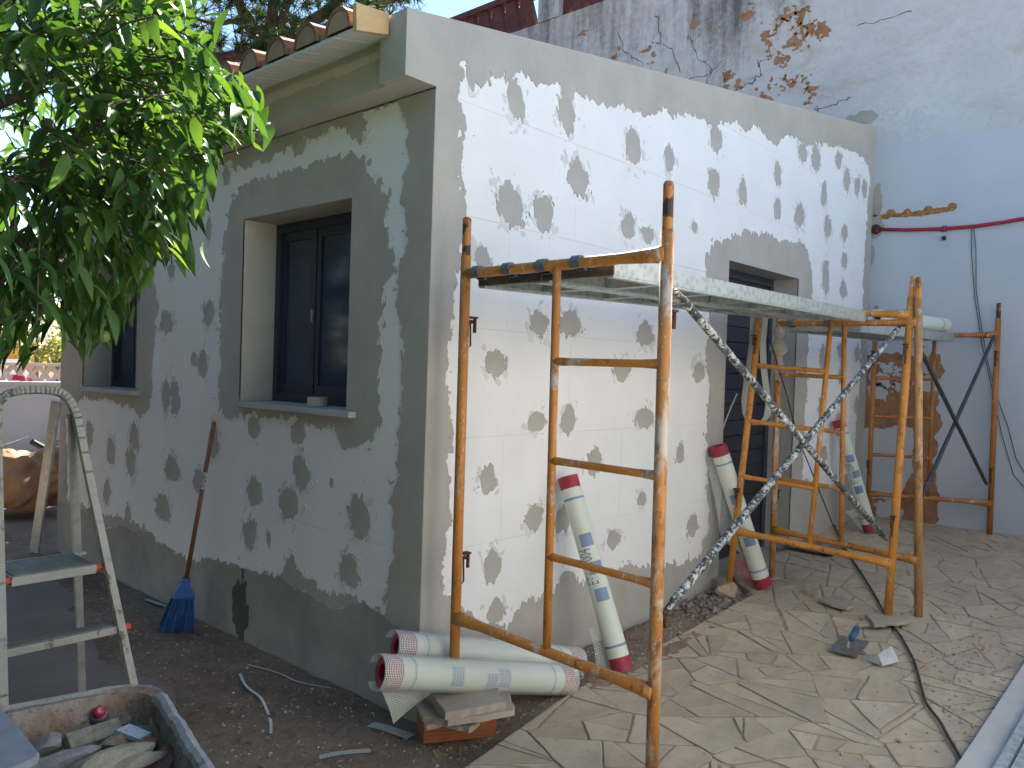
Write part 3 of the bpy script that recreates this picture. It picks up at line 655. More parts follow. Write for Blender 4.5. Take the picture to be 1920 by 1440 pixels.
# door: dark shutter door set back in the gable wall
d = MB(); a, b, c, e = DO
for u0, u1, v0, v1 in ((a, a + .06, c, e), (b - .06, b, c, e), (a + .06, b - .06, e - .06, e)): d.bbox((u0, .20, v0), (u1, .27, v1))
dr = d.build('door', DARKF, house)
for i in range(18):
    z0 = .06 + i * (e - .12) / 18; p = MB(); p.bbox((a + .06, .222, z0 + .004), (b - .06, .245, z0 + (e - .12) / 18 - .002)); p.build('slat', SHUT, dr)
p = MB(); p.bbox((a - .1, -.05, .02), (b + .0, .25, .085)); p.build('threshold', SLAB, dr)
# parapet, fascia and eave
m = MB(); x0 = -.175
def pv(x, y, z): return V(x, y, z)
poly = [(x0, 2.655), (.0, 2.655), (.0, ptop(0) - .3), (HX, ptop(HX) - .3), (HX, ptop(HX)), (x0, ptop(x0))]
# parapet wall: a front skin on the notch, a coping and its back
m.prism([pv(x0, -.004, 2.655), pv(-.0005, -.004, 2.655), pv(-.0005, -.004, ptop(0)), pv(x0, -.004, ptop(x0))], (0, .17, 0))
m.prism([pv(-.0005, .0, ptop(0) - .06), pv(HX, .0, ptop(HX) - .06), pv(HX, .0, ptop(HX) + .002), pv(-.0005, .0, ptop(0) + .002)], (0, .17, 0))
par = m.build('parapet', MORT, house)
xf = -.135
m = MB(); m.prism([pv(xf, .17, 2.655), pv(xf, .17, 2.86), pv(.03, .17, 2.86), pv(.03, .17, 2.655)], (0, HY - .17, 0)); fas = m.build('fascia', MORT, house)
zt = W(640, 128, 0, xf)[2]
ragged(lambda U, Z: (Z - (zt - .035)) + .02 * fbm(U * 7, Z * 3, 31, 3) + .012 * fbm(U * 40, Z * 40, 33, 2), .18, HY, zt - .1, zt + .01, .01, lambda u, v, h=0: V(xf - h, u, v), .004).build('plaster_strip', MORTP, fas)
eb = W(663, 57, 1, .12); eb2 = W(753, 78, 1, .12); ez = eb[2]; exx = eb[0]
roof = MB(); zr0 = eb[2] + .03
roof.prism([pv(exx + .02, .17, ez + .02), pv(HX, .17, ez - .10 + SL * (HX - exx)), pv(HX, .17, ez - .06 + SL * (HX - exx)), pv(exx + .02, .17, ez + .05)], (0, HY - .1, 0))
roof_o = roof.build('roof', TILE, house)
nsl = 36
for i in range(nsl):
    y0 = .125 + i * (HY + .1 - .125) / nsl; y1 = y0 + (HY + .1 - .125) / nsl - .011
    s = MB(); s.prism([pv(exx, y0, ez), pv(xf - .001, y0, eb2[2] + .005), pv(xf - .001, y0, eb2[2] + .017), pv(exx, y0, ez + .012)], (0, y1 - y0, 0)); s.build('soffit_slat', SOFF, roof_o)
m = MB(); m.prism([pv(exx, .10, ez - .004), pv(xf - .05, .10, eb2[2] - .004), pv(xf - .05, .10, eb2[2] + .085), pv(exx - .005, .10, ez + .105)], (0, .024, 0)); m.build('verge_board', TILEP, roof_o)
# barrel tiles on the eave
pitch = .235
for i in range(18):
    yc = .22 + i * pitch
    for rrow in range(2):
        t = MB(); nseg = 8; L = .42; R0, R1 = .088, .068; xs = exx - .01 + rrow * .36
        for s_ in range(nseg):
            a0 = math.pi * s_ / nseg; a1 = math.pi * (s_ + 1) / nseg
            def q(ax, xx, rr): 
                zz = ez + .02 + SL * (xx - exx) + rrow * .012
                return V(xx, yc + math.cos(ax) * rr, zz + math.sin(ax) * rr * 1.15)
            t.quad(q(a0, xs, R0), q(a1, xs, R0), q(a1, xs + L, R1), q(a0, xs + L, R1))
            t.quad(q(a0, xs, R0 - .014), q(a1, xs, R0 - .014), q(a1, xs, R0), q(a0, xs, R0))
        t.build('roof_tile', TILE, roof_o)
        if rrow == 0:   # mortar bedding closing the tile mouth
            t2 = MB(); pts = [V(xs + .003, yc + math.cos(math.pi * s_ / nseg) * (R0 - .014), ez + .02 + math.sin(math.pi * s_ / nseg) * (R0 - .014) * 1.15) for s_ in range(nseg + 1)]
            t2.add(pts, [tuple(range(nseg + 1))]); t2.prism([V(xs + .02, yc + R0 - .01, ez + .012), V(xs + .02, yc + pitch - R0 + .01, ez + .012), V(xs + .02, yc + pitch - R0 + .01, ez + .05), V(xs + .02, yc + R0 - .01, ez + .05)], (.3, 0, .05)); t2.build('bedding', TILEB, roof_o)

# ================================================================== MAIN BUILDING (white wall behind)
mb_ = thing('main_building', 'tall white house wall with peeling paint and a terrace balustrade on top', 'building', (5.62, 0, 0))
XB = 5.62; ZT = 6.0; SEAM = 3.68
m = MB(); m.bbox((XB, -1.75, -.3), (XB + .3, 9.6, ZT)); m.bbox((XB + .01, -9, -.3), (XB + .29, -1.75, 3.1)); bwall = m.build('wall', OLDW, mb_, origin=(XB, 0, 0))  # unseen ends shaped for light: one lengthened to shade, one lowered for sun
BP = lambda u, v, h=0: V(XB - h, u, v)
ragged(lambda U, Z: np.minimum(SEAM - Z - .01 * np.abs(U) * .0 + .004 * fbm(U * 8, Z, 4), Z + .2), -7, .0, .0, SEAM + .05, .03, BP, .004).build('painted_field', NEWW, bwall)
# bare masonry patch by the corner and paint left on it
pp = [W(x, y, 0, XB)[1:] for x, y in [(1612, 668), (1650, 660), (1700, 668), (1762, 662), (1764, 700), (1756, 760), (1762, 800), (1752, 860), (1758, 930), (1752, 990), (1690, 990), (1690, 940), (1640, 940), (1640, 990), (1590, 990)]]
ragged(lambda U, Z: -sd_poly(U, Z, pp) + .06 * fbm(U * 9, Z * 9, 5, 2) + .035 * fbm(U * 30, Z * 30, 6, 3), -1.1, .02, .1, 1.9, .01, BP, .006).build('bare_patch', BARE, bwall)
pq = [W(x, y, 0, XB)[1:] for x, y in [(1612, 805), (1680, 800), (1712, 803), (1712, 880), (1690, 935), (1630, 935), (1608, 930)]]
ragged(lambda U, Z: -sd_poly(U, Z, pq) + .035 * fbm(U * 18, Z * 18, 8, 4), -.7, .02, .3, 1.4, .01, BP, .010).build('paint_remnant', NEWW, bwall)
for k, (x, y, r_) in enumerate([(1655, 712, .11), (1690, 702, .06), (1640, 735, .09), (1740, 718, .09), (1735, 690, .05), (1690, 725, .05), (1665, 690, .06)]):
    c = W(x, y, 0, XB)
    ragged(lambda U, Z: r_ - np.hypot(U - c[1], (Z - c[2]) * 1.3) + .10 * fbm(U * 22, Z * 22, 40 + k, 4), c[1] - .25, c[1] + .25, c[2] - .25, c[2] + .25, .009, BP, .009).build('paint_remnant', NEWW, bwall)
# flaked spots high on the wall
for k, (x, y, r_) in enumerate([(1500, 38, .15), (1520, 60, .10), (1440, 75, .10), (1470, 30, .08), (1375, 165, .05), (1360, 145, .04), (1490, 140, .03), (1510, 155, .05), (1300, 55, .05), (1525, 182, .03), (1465, 163, .04), (1435, 182, .04), (1490, 72, .08), (1465, 110, .05), (1150, 105, .04), (1190, 140, .04), (1215, 95, .05), (1405, 30, .03), (1333, 48, .05), (1260, 130, .03), (1540, 60, .05), (1100, 60, .05)]):
    c = W(x, y, 0, XB)
    ragged(lambda U, Z: r_ * .28 - np.hypot((U - c[1]) * 1.15, Z - c[2]) * .55 + .13 * fbm(U * 12, Z * 16, 60 + k, 2) + .10 * fbm(U * 34, Z * 38, 160 + k, 3), c[1] - .4, c[1] + .4, c[2] - .4, c[2] + .4, .010, BP, .004).build('flaked_patch', BARE, bwall)['kind'] = 'stuff'
# hairline cracks in the old render
for k, pts in enumerate([[(1290, 60), (1310, 110), (1335, 128), (1322, 165), (1312, 190)], [(1285, 150), (1330, 140), (1358, 110)], [(1372, 172), (1395, 160), (1420, 150)], [(1420, 112), (1428, 140), (1405, 150)], [(1440, 95), (1446, 108), (1424, 118), (1420, 128)], [(1160, 60), (1170, 95), (1205, 120), (1225, 165)], [(1230, 30), (1240, 80), (1262, 95), (1280, 140)], [(1605, 48), (1650, 38), (1720, 18)], [(1530, 205), (1570, 195), (1600, 180)]]):
    q = [W(x, y, 0, XB) for x, y in pts]; ww = []
    for a, b in zip(q[:-1], q[1:]):
        for i in range(7): ww.append(lerp(a, b, i / 7) + V(0, rng.normal() * .011, rng.normal() * .011))
    m = MB(); hw = [random.uniform(.0015, .006) for _ in ww]
    for i in range(len(ww) - 1):
        d = nrm(ww[i + 1] - ww[i]); n_ = np.cross(d, V(1, 0, 0)); o_ = V(-.002, 0, 0); m.quad(ww[i] - n_ * hw[i] + o_, ww[i] + n_ * hw[i] + o_, ww[i + 1] + n_ * hw[i + 1] + o_, ww[i + 1] - n_ * hw[i + 1] + o_)
    m.build('crack', CRACK, bwall)
# smears of grey mortar at the junction with the annex
for k, (x, y, ru, rv) in enumerate([(1620, 222, .18, .06), (1643, 375, .05, .14), (1640, 425, .07, .12), (1634, 480, .03, .12), (1632, 350, .02, .2), (1626, 590, .02, .12)]):
    c = W(x, y, 0, XB)
    ragged(lambda U, Z: .05 * (1 - np.hypot((U - c[1]) / ru, (Z - c[2]) / rv)) + .03 * fbm(U * 16, Z * 12, 90 + k, 4), c[1] - .4, c[1] + .4, c[2] - .3, c[2] + .3, .01, BP, .008).build('mortar_smear', MORT2, bwall)
# balustrade
m = MB(); m.bbox((XB - .02, 3.93, ZT - .0), (XB + .25, 4.28, ZT + 1.0)); m.build('pillar', OLDW, mb_, origin=(XB, 0, 0))
m = MB(); m.bbox((XB + .02, 4.28, ZT + .47), (XB + .24, 7.5, ZT + .55)); m.bbox((XB + .02, .5, ZT + .47), (XB + .24, 3.93, ZT + .55)); m.build('handrail', LATT, mb_)
for i in range(26):
    y0 = .55 + i * .26
    if 3.70 < y0 < 4.28: continue
    l = MB(); l.bar((XB + .1, y0, ZT), (XB + .1, y0 + .15, ZT + .47), .14, .09, (1, 0, 0)); l.build('lattice_bar', LATT, mb_)
    l = MB(); l.bar((XB + .11, y0 + .26, ZT), (XB + .11, y0 + .13, ZT + .47), .14, .088, (1, 0, 0)); l.build('lattice_bar', LATT, mb_)
q = W(937, 18, 0, XB + .1); m = MB(); m.tube([(XB + .1, q[1], ZT + .5), (XB + .1, q[1], ZT + 1.6)], .03); m.build('post', LATT, mb_)
# conduit and loose cables on the white wall
pc = [W(x, y, 0, XB - .03) for x, y in [(1648, 430), (1700, 431), (1770, 429), (1830, 424), (1880, 417), (1960, 403), (2200, 370)]]
t = thing('red_conduit', 'dark red conduit pipe running across the white wall near the corner', 'pipe', pc[0])
MB().tube(pc, .016).build('pipe', REDPIPE, t, smooth=True); MB().tube([pc[0] + V(.02, .03, .005), pc[0] + V(-.01, .0, .005)], [.05, .03]).build('end_clamp', RUST, t)
MB().bbox(W(1764, 441, 0, XB - .02) - .012, W(1776, 452, 0, XB - .02) + .012).build('clip', BLACK, t)
MB().tube([W(1771, 424, 0, XB - .025), W(1771, 434, 0, XB - .025)], .022).build('clip', REDPIPE, t)
rs = [W(x, y, 0, XB) for x, y in [(1640, 409), (1670, 404), (1700, 403), (1740, 398), (1785, 391)]]
def FRust(U, Z):
    d = np.full(U.shape, 9.)
    for a, b in zip(rs[:-1], rs[1:]):
        e = (b - a)[1:]; tt = np.clip(((U - a[1]) * e[0] + (Z - a[2]) * e[1]) / (e @ e), 0, 1); d = np.minimum(d, np.hypot(U - a[1] - tt * e[0], Z - a[2] - tt * e[1]))
    for b in rs[1:]: d = np.minimum(d, np.hypot(U - b[1], Z - b[2] - .015) - .018)
    return .022 - d + .016 * fbm(U * 30, Z * 30, 7, 3)
ragged(FRust, -.9, .02, 2.8, 3.2, .008, BP, .006).build('rusty_channel', RUSTY, bwall)
for k, pts in enumerate([[(1826, 427), (1830, 470), (1830, 540), (1838, 600), (1852, 680), (1868, 740), (1890, 800), (1905, 860), (1930, 900)], [(1822, 428), (1822, 480), (1828, 560), (1840, 640), (1858, 720), (1866, 760), (1880, 820), (1900, 890), (1935, 930)]]):
    c = MB(); c.tube([W(x, y, 0, XB - .015) for x, y in pts], .003, 6)
    tag(c.build('wall_cable', BLACK, origin=W(*pts[0], 0, XB - .015)), ['thin black cable hanging down the white wall, shorter curve ending higher', 'thin black cable hanging down the white wall, drooping lower beside its twin'][k], 'cable', 'cables hanging on the white wall')

# ================================================================== SCAFFOLDS
def scaffold_frame(label, Lb, Lt, Rb, Rt, mats, zz=(.36, .74, 1.13, 1.52, 1.90), spig=(SPIG, SPIG), lockdir=1, top_z=1.98, left_tip=True, mirror=False):
    """Lb/Lt, Rb/Rt: foot and tip of the wall side and yard side legs"""
    t = thing('scaffold_trestle', label, 'scaffold frame', Lb, 'orange scaffold end frames')
    Ld, Rd = Lt - Lb, Rt - Rb; H = 2.12
    L = lambda z: Lb + Ld * (z / H); R = lambda z: Rb + Rd * (z / H)
    ml, mr, mi = mats
    MB().tube([L(0), L(top_z if left_tip else zz[4] + .03)], .0215, 14).build('leg', ml, t, True)
    MB().tube([R(0), R(top_z)], .0235, 14).build('leg', mr, t, True)
    for F, o in ((L, spig[0]), (R, spig[1])):
        if F is L and not left_tip: continue
        MB().tube([F(top_z), F(top_z + .005), F(H - .01), F(H)], [.017, .0185, .0185, .014], 12).build('spigot', o, t)
    def flare(a, b, r, ra, rb):
        return MB().tube([a, lerp(a, b, .06), lerp(a, b, .16), lerp(a, b, .5), lerp(a, b, .80), lerp(a, b, .94), b], [ra, (ra + r) / 2, r, r, r, (rb + r) / 2, rb], 12)
    flare(L(zz[4]), R(zz[4]), .0205, .022, .034).build('top_bar', mi, t, True)
    flare(L(zz[0]), R(zz[0]), .0205, .032, .034).build('bottom_bar', mi, t, True)
    Mb = lerp(L(zz[0]), R(zz[0]), .5); Mt = lerp(L(zz[4]), R(zz[4]), .5)
    MB().tube([Mb, Mt], .0165, 12).build('inner_post', mi, t, True)
    for z in zz[1:4]:
        a = lerp(Mb, Mt, (z - zz[0]) / (zz[4] - zz[0])); b = (L if mirror else R)(z); flare(a, b, .0145, .017, .021).build('rung', mi, t, True)
    for F, s in ((L, -1), (R, 1)):
        for z in (1.66, .60):
            p = F(z); dx = V(.045 * lockdir, 0, 0); k = MB()
            k.tube([p, p + dx], .009, 8); k.bar(p + dx * .6 + V(0, -.0, .018), p + dx * 1.5 + V(0, 0, .018), .03, .008); k.tube([p + dx * 1.4 + V(0, 0, .02), p + dx * 1.4 - V(0, 0, .045)], .0075, 8)
            k.tube([p + dx * .8, p + dx * .9 - V(0, .0, .10), p + dx * .55 - V(0, 0, .11), p + dx * .5 - V(0, 0, .03)], .004, 6)
            k.build('brace_lock', RUST, t)
    return t, L, R
z_of = lambda x: float(zp(x))
f1Lb = W(850, 1300, 1, -.215); f1Lt = W(876, 408, 1, -.2); f1Rb = W(1221, 1478, 1, -1.1); f1Rt = W(1254, 340, 1, -1.1)
f1, L1, R1 = scaffold_frame('orange end frame nearest the camera, white splashed leg, one leg on stacked slabs', f1Lb - V(0, 0, .0), f1Lt, f1Rb, f1Rt, (ORANGE, ORANGEW, ORANGE), zz=(.34, .72, 1.10, 1.49, 1.87), top_z=1.95)
f2Rb = W(1664, 1162, 2, .065); f2Rt = W(1712, 518, 1, -1.1); f2Lb = W(1368, 1088, 2, .14); f2Lt = f2Lb + (f2Rt - f2Rb) * V(1.0, .0, .985)
f2, L2, R2 = scaffold_frame('leaning orange end frame at mid scaffold, its wall side leg on a rough stone', f2Lb, f2Lt, f2Rb, f2Rt, (ORANGE2, ORANGE2, ORANGE2), lockdir=-1, zz=(.33, .70, 1.08, 1.47, 1.87), spig=(ORANGE2, ORANGE2), left_tip=False, mirror=True)
f3Rb = W(1722, 1155, 2, .068); f3Rt = W(1722, 520, 1, -1.14); f3Lb = V(2.93, -.30, .10); f3Lt = W(1413, 560, 1, -.24)
f3Lt = f3Lb + (f3Rt - f3Rb) * V(.5, .4, .99)
f3, L3, R3 = scaffold_frame('yellowish scuffed end frame standing just behind the leaning one', f3Lb, f3Lt, f3Rb, f3Rt, (ORANGEW, mk_orange('scaffold_ochre', (.46, .25, .09), .5, .6), ORANGE), zz=(.34, .71, 1.09, 1.46, 1.83), spig=(ORANGE2, ORANGE2), left_tip=False, mirror=True)
f4Rb = W(1855, 1005, 1, -1.1); f4Rt = W(1873, 568, 1, -1.1); f4Lb = V(5.18, -.2, .17); f4Lt = V(5.20, -.2, 2.14)
f4, L4, R4 = scaffold_frame('dull rusty orange end frame farthest away, beside the bare masonry patch', f4Lb, f4Lt, f4Rb, f4Rt, (ORANGED, ORANGED, ORANGED), lockdir=-1, mirror=True, zz=(.30, .68, 1.05, 1.42, 1.83))
def brace(a, b, mat, label, r=.0165):
    d = nrm(b - a); o = MB().tube([a, a + d * .05, a + d * .07, b - d * .07, b - d * .05, b], [.010, .012, r, r, .012, .010], 12)
    return tag(o.build('brace', mat, origin=a, smooth=True), label, 'scaffold brace', 'crossed scaffold braces')
bA0, bA1 = W(1266, 545, 1, -1.075), W(1662, 1012, 1, -1.075); bB0, bB1 = W(1244, 1150, 1, -1.05), W(1687, 612, 1, -1.05)
brace(bA0, bA1, SPECK, 'paint splattered black brace descending from upper left to lower right between the near frames')
brace(bB0, bB1, SPECK, 'paint splattered black brace rising from lower left to upper right between the near frames')
MB_p = (bA0 + (bA1 - bA0) * .605)
bC0, bC1 = W(1728, 660, 1, -1.13), W(1850, 908, 1, -1.10); bD0, bD1 = W(1864, 630, 1, -1.10), W(1722, 945, 1, -1.09)
brace(bC0, bC1, BRACED, 'dark brace falling to the right in front of the white wall', .014); brace(bD0, bD1, BRACED, 'dark brace leaning right, its top at the farthest frame', .014)
# planks
def plank(p00, p01, p10, p11, label, nh=(0.12, .88), hooks=True, far_hooks=True, endmat=None):
    endmat = endmat or GALV
    """near end p00 (wall side) p01 (yard side), far end p10/p11, top surface corners"""
    t = thing('scaffold_plank', label, 'scaffold plank', p00, 'galvanised scaffold planks')
    dn = V(0, 0, 1); th = .05
    Wd = p01 - p00; Wn = nrm(Wd); wd = np.linalg.norm(Wd); Ln = p10 - p00
    P = lambda s, u, h=0: lerp(lerp(p00, p10, s), lerp(p01, p11, s), u) + dn * h
    # profiled deck: folded sheet
    prof = [(0, -.062), (.03, -.070), (.005, -.058), (0.0, 0), (.10, 0), (.13, -.010), (.20, -.010), (.23, 0), (.42, 0), (.45, -.010), (.55, -.010), (.58, 0), (.77, 0), (.80, -.010), (.87, -.010), (.90, 0), (1, 0), (.995, -.058), (.97, -.070), (1, -.062)]
    s = MB(); n = len(prof); NS = 2
    for i in range(n - 1):
        u0, h0 = prof[i]; u1, h1 = prof[i + 1]; s.quad(P(0.01, u0, h0), P(0.01, u1, h1), P(.99, u1, h1), P(.99, u0, h0))
    s.build('deck', GALV, t)
    for u in (0, 1):
        e = MB(); uu = u; sg = -1 if u == 0 else 1
        e.prism([P(.0, uu, .0), P(1, uu, .0), P(1, uu, -.062), P(.0, uu, -.062)], Wn * .004 * sg); e.build('side_flange', GALV, t)
        e = MB(); e.prism([P(0, uu, -.058), P(1, uu, -.058), P(1, uu, -.070), P(0, uu, -.070)], -Wn * .03 * sg); e.build('bottom_lip', GALV, t)
    for sx in np.linspace(.16, .84, 5):
        e = MB(); e.box(P(sx, .5, -.035), (.05, wd * .96, .045), (nrm(Ln), Wn, np.cross(nrm(Ln), Wn))); e.build('cross_rib', GALV, t)
    for sx in (0.004, .996):
        e = MB(); e.box(P(sx, .5, -.045), (.03, wd, .034), (nrm(Ln), Wn, np.cross(nrm(Ln), Wn))); e.build('end_bar', endmat if sx < .5 else GALV, t)
    return t
zt1 = 1.895
def on_bar(F, G, y, z):    # point on a frame's top bar at a given y
    a, b = F(z), G(z); s = (y - a[1]) / (b[1] - a[1]); return lerp(a, b, s)
def plank_between(y0, y1, Fa, Ga, za, Fb, Gb, zb, label, ya0=None, ya1=None, hy=(.1, .6), **kw):
    up = V(0, 0, .012)
    A0, A1 = on_bar(Fa, Ga, y0, za) + up, on_bar(Fa, Ga, y1, za) + up
    B0, B1 = on_bar(Fb, Gb, ya0 if ya0 is not None else y0, zb) + up, on_bar(Fb, Gb, ya1 if ya1 is not None else y1, zb) + up
    for p in (A0, A1): p += nrm(B0 - A0) * .045
    for p in (B0, B1): p -= nrm(B0 - A0) * .045
    t = plank(A0, A1, B0, B1, label, **kw)
    for F, G, z, q0, q1, sg in ((Fa, Ga, za, y0, y1, 1), (Fb, Gb, zb, y0, y1, -1)):
        for u in hy:
            c = on_bar(F, G, q0 + (q1 - q0) * u, z); ba_ = nrm(G(z) - F(z)); fw = nrm(B0 - A0) * sg; fw = nrm(fw - ba_ * (fw @ ba_)); upv = np.cross(ba_, fw); upv = upv if upv[2] > 0 else -upv
            k = MB(); NA = 16; pr = []
            for i in range(NA + 1):
                a = math.radians(-60 + 285 * i / NA)      # from the plank side over the bar and down its outer side
                pr.append((fw * math.cos(a) + upv * math.sin(a)))
            for p, q in zip(pr[:-1], pr[1:]):
                ins, outs = [c + v * .0225 for v in (p, q)], [c + v * .0285 for v in (p, q)]; wv = ba_ * .019
                k.quad(outs[0] - wv, outs[0] + wv, outs[1] + wv, outs[1] - wv); k.quad(ins[0] - wv, ins[0] + wv, ins[1] + wv, ins[1] - wv)
                for s_ in (-1, 1): k.quad(ins[0] + wv * s_, outs[0] + wv * s_, outs[1] + wv * s_, ins[1] + wv * s_)
            k.box(c + fw * .036 - upv * .012, (.03, .036, .03), (fw, ba_, upv)); k.build('hook', HOOK, t)
    return t
plank_between(-.235, -.545, L1, R1, 1.87, L2, R2, 1.87, 'galvanised plank on the near frames, on the side closer to the house wall', endmat=DSTEEL)
plank_between(-.555, -.865, L1, R1, 1.87, L2, R2, 1.87, 'galvanised plank on the near frames, on the outer side facing the yard', endmat=DSTEEL)
pf = plank_between(-.30, -.80, L3, R3, 1.83, L4, R4, 1.83, 'galvanised plank of the far scaffold with a mesh roll lying on it')
# plastic wrap and straps tied to the second frames
pl = NM('clear_plastic'); bb = pl.bsdf((.62, .60, .55), .35, .5); tr = pl.n('ShaderNodeBsdfTransparent'); mx = pl.n('ShaderNodeMixShader'); mx.inputs[0].default_value = .42
pl.l(tr.outputs[0], mx.inputs[1]); pl.l(bb.outputs[0], mx.inputs[2]); PLAST = pl.done(mx)
m = MB(); A = L3(1.80); B = L3(1.42); ring = []
for i in range(10):
    p = lerp(A, B, i / 9); r0 = .034 + .010 * math.sin(i * 2.1) + (.02 if i in (3, 4) else 0)
    ring.append((p, r0))
m.tube([p for p, r in ring], [r for p, r in ring], 12, False); tag(m.build('plastic_wrap', PLAST, origin=A), 'crumpled clear plastic wrapped round the leg of the yellowish scaffold frame', 'plastic wrap')
def strip(pts, wd, mat, name, label, cat, wdir=(0, 1, 0), group=None, th=.0012):
    m = MB(); wv = nrm(V(*wdir)) * wd / 2; acc = 0
    for a, b in zip(pts[:-1], pts[1:]):
        L_ = np.linalg.norm(np.array(b) - a); nn = nrm(np.cross(nrm(np.array(b) - a), wv)) * th
        m.quad(a - wv, a + wv, b + wv, b - wv, [(0, acc), (wd, acc), (wd, acc + L_), (0, acc + L_)])
        m.quad(a - wv + nn, a + wv + nn, b + wv + nn, b - wv + nn, [(0, acc), (wd, acc), (wd, acc + L_), (0, acc + L_)]); acc += L_
    return tag(m.build(name, mat, origin=pts[0]), label, cat, group)
SD = lambda x, y, dd: WD(x, y, dd)
dS = float(np.linalg.norm(L3(1.2) - CAM)) - .09
strip([WD(x, y, dS) for x, y in [(1440, 575), (1434, 600), (1430, 640), (1432, 690), (1437, 730), (1441, 760), (1438, 780), (1430, 792), (1418, 797), (1405, 790), (1398, 775), (1396, 750), (1400, 715), (1406, 680), (1411, 640), (1413, 600), (1414, 580)]], .045, mk_net('grey_strap', (.42, .44, .42), .006, .5, .55), 'mesh_strap', 'grey mesh strap hanging in a loop from the second scaffold', 'strap', (.75, -.66, 0))
MB_c = MB().tube([WD(x, y, dS + .05) for x, y in [(1436, 628), (1446, 645), (1460, 690), (1475, 740), (1488, 790), (1500, 830)]], .004, 6)
MB_c.tube([WD(x, y, dS + .05) for x, y in [(1500, 830), (1512, 860), (1530, 905), (1548, 950), (1562, 985)]], .004, 6)
tag(MB_c.build('hanging_wire', BLACK, origin=WD(1436, 628, dS + .05)), 'thin dark wire slanting from the tied straps down towards the paving', 'wire')
MB_c = MB().tube([WD(x, y, dS + .1) for x, y in [(1382, 738), (1372, 760), (1362, 785), (1354, 808)]], .005, 6)
tag(MB_c.build('cord', WBLUE, origin=WD(1382, 738, dS + .1)), 'short white cord stretched across the dark doorway beside the scaffold leg', 'cord')

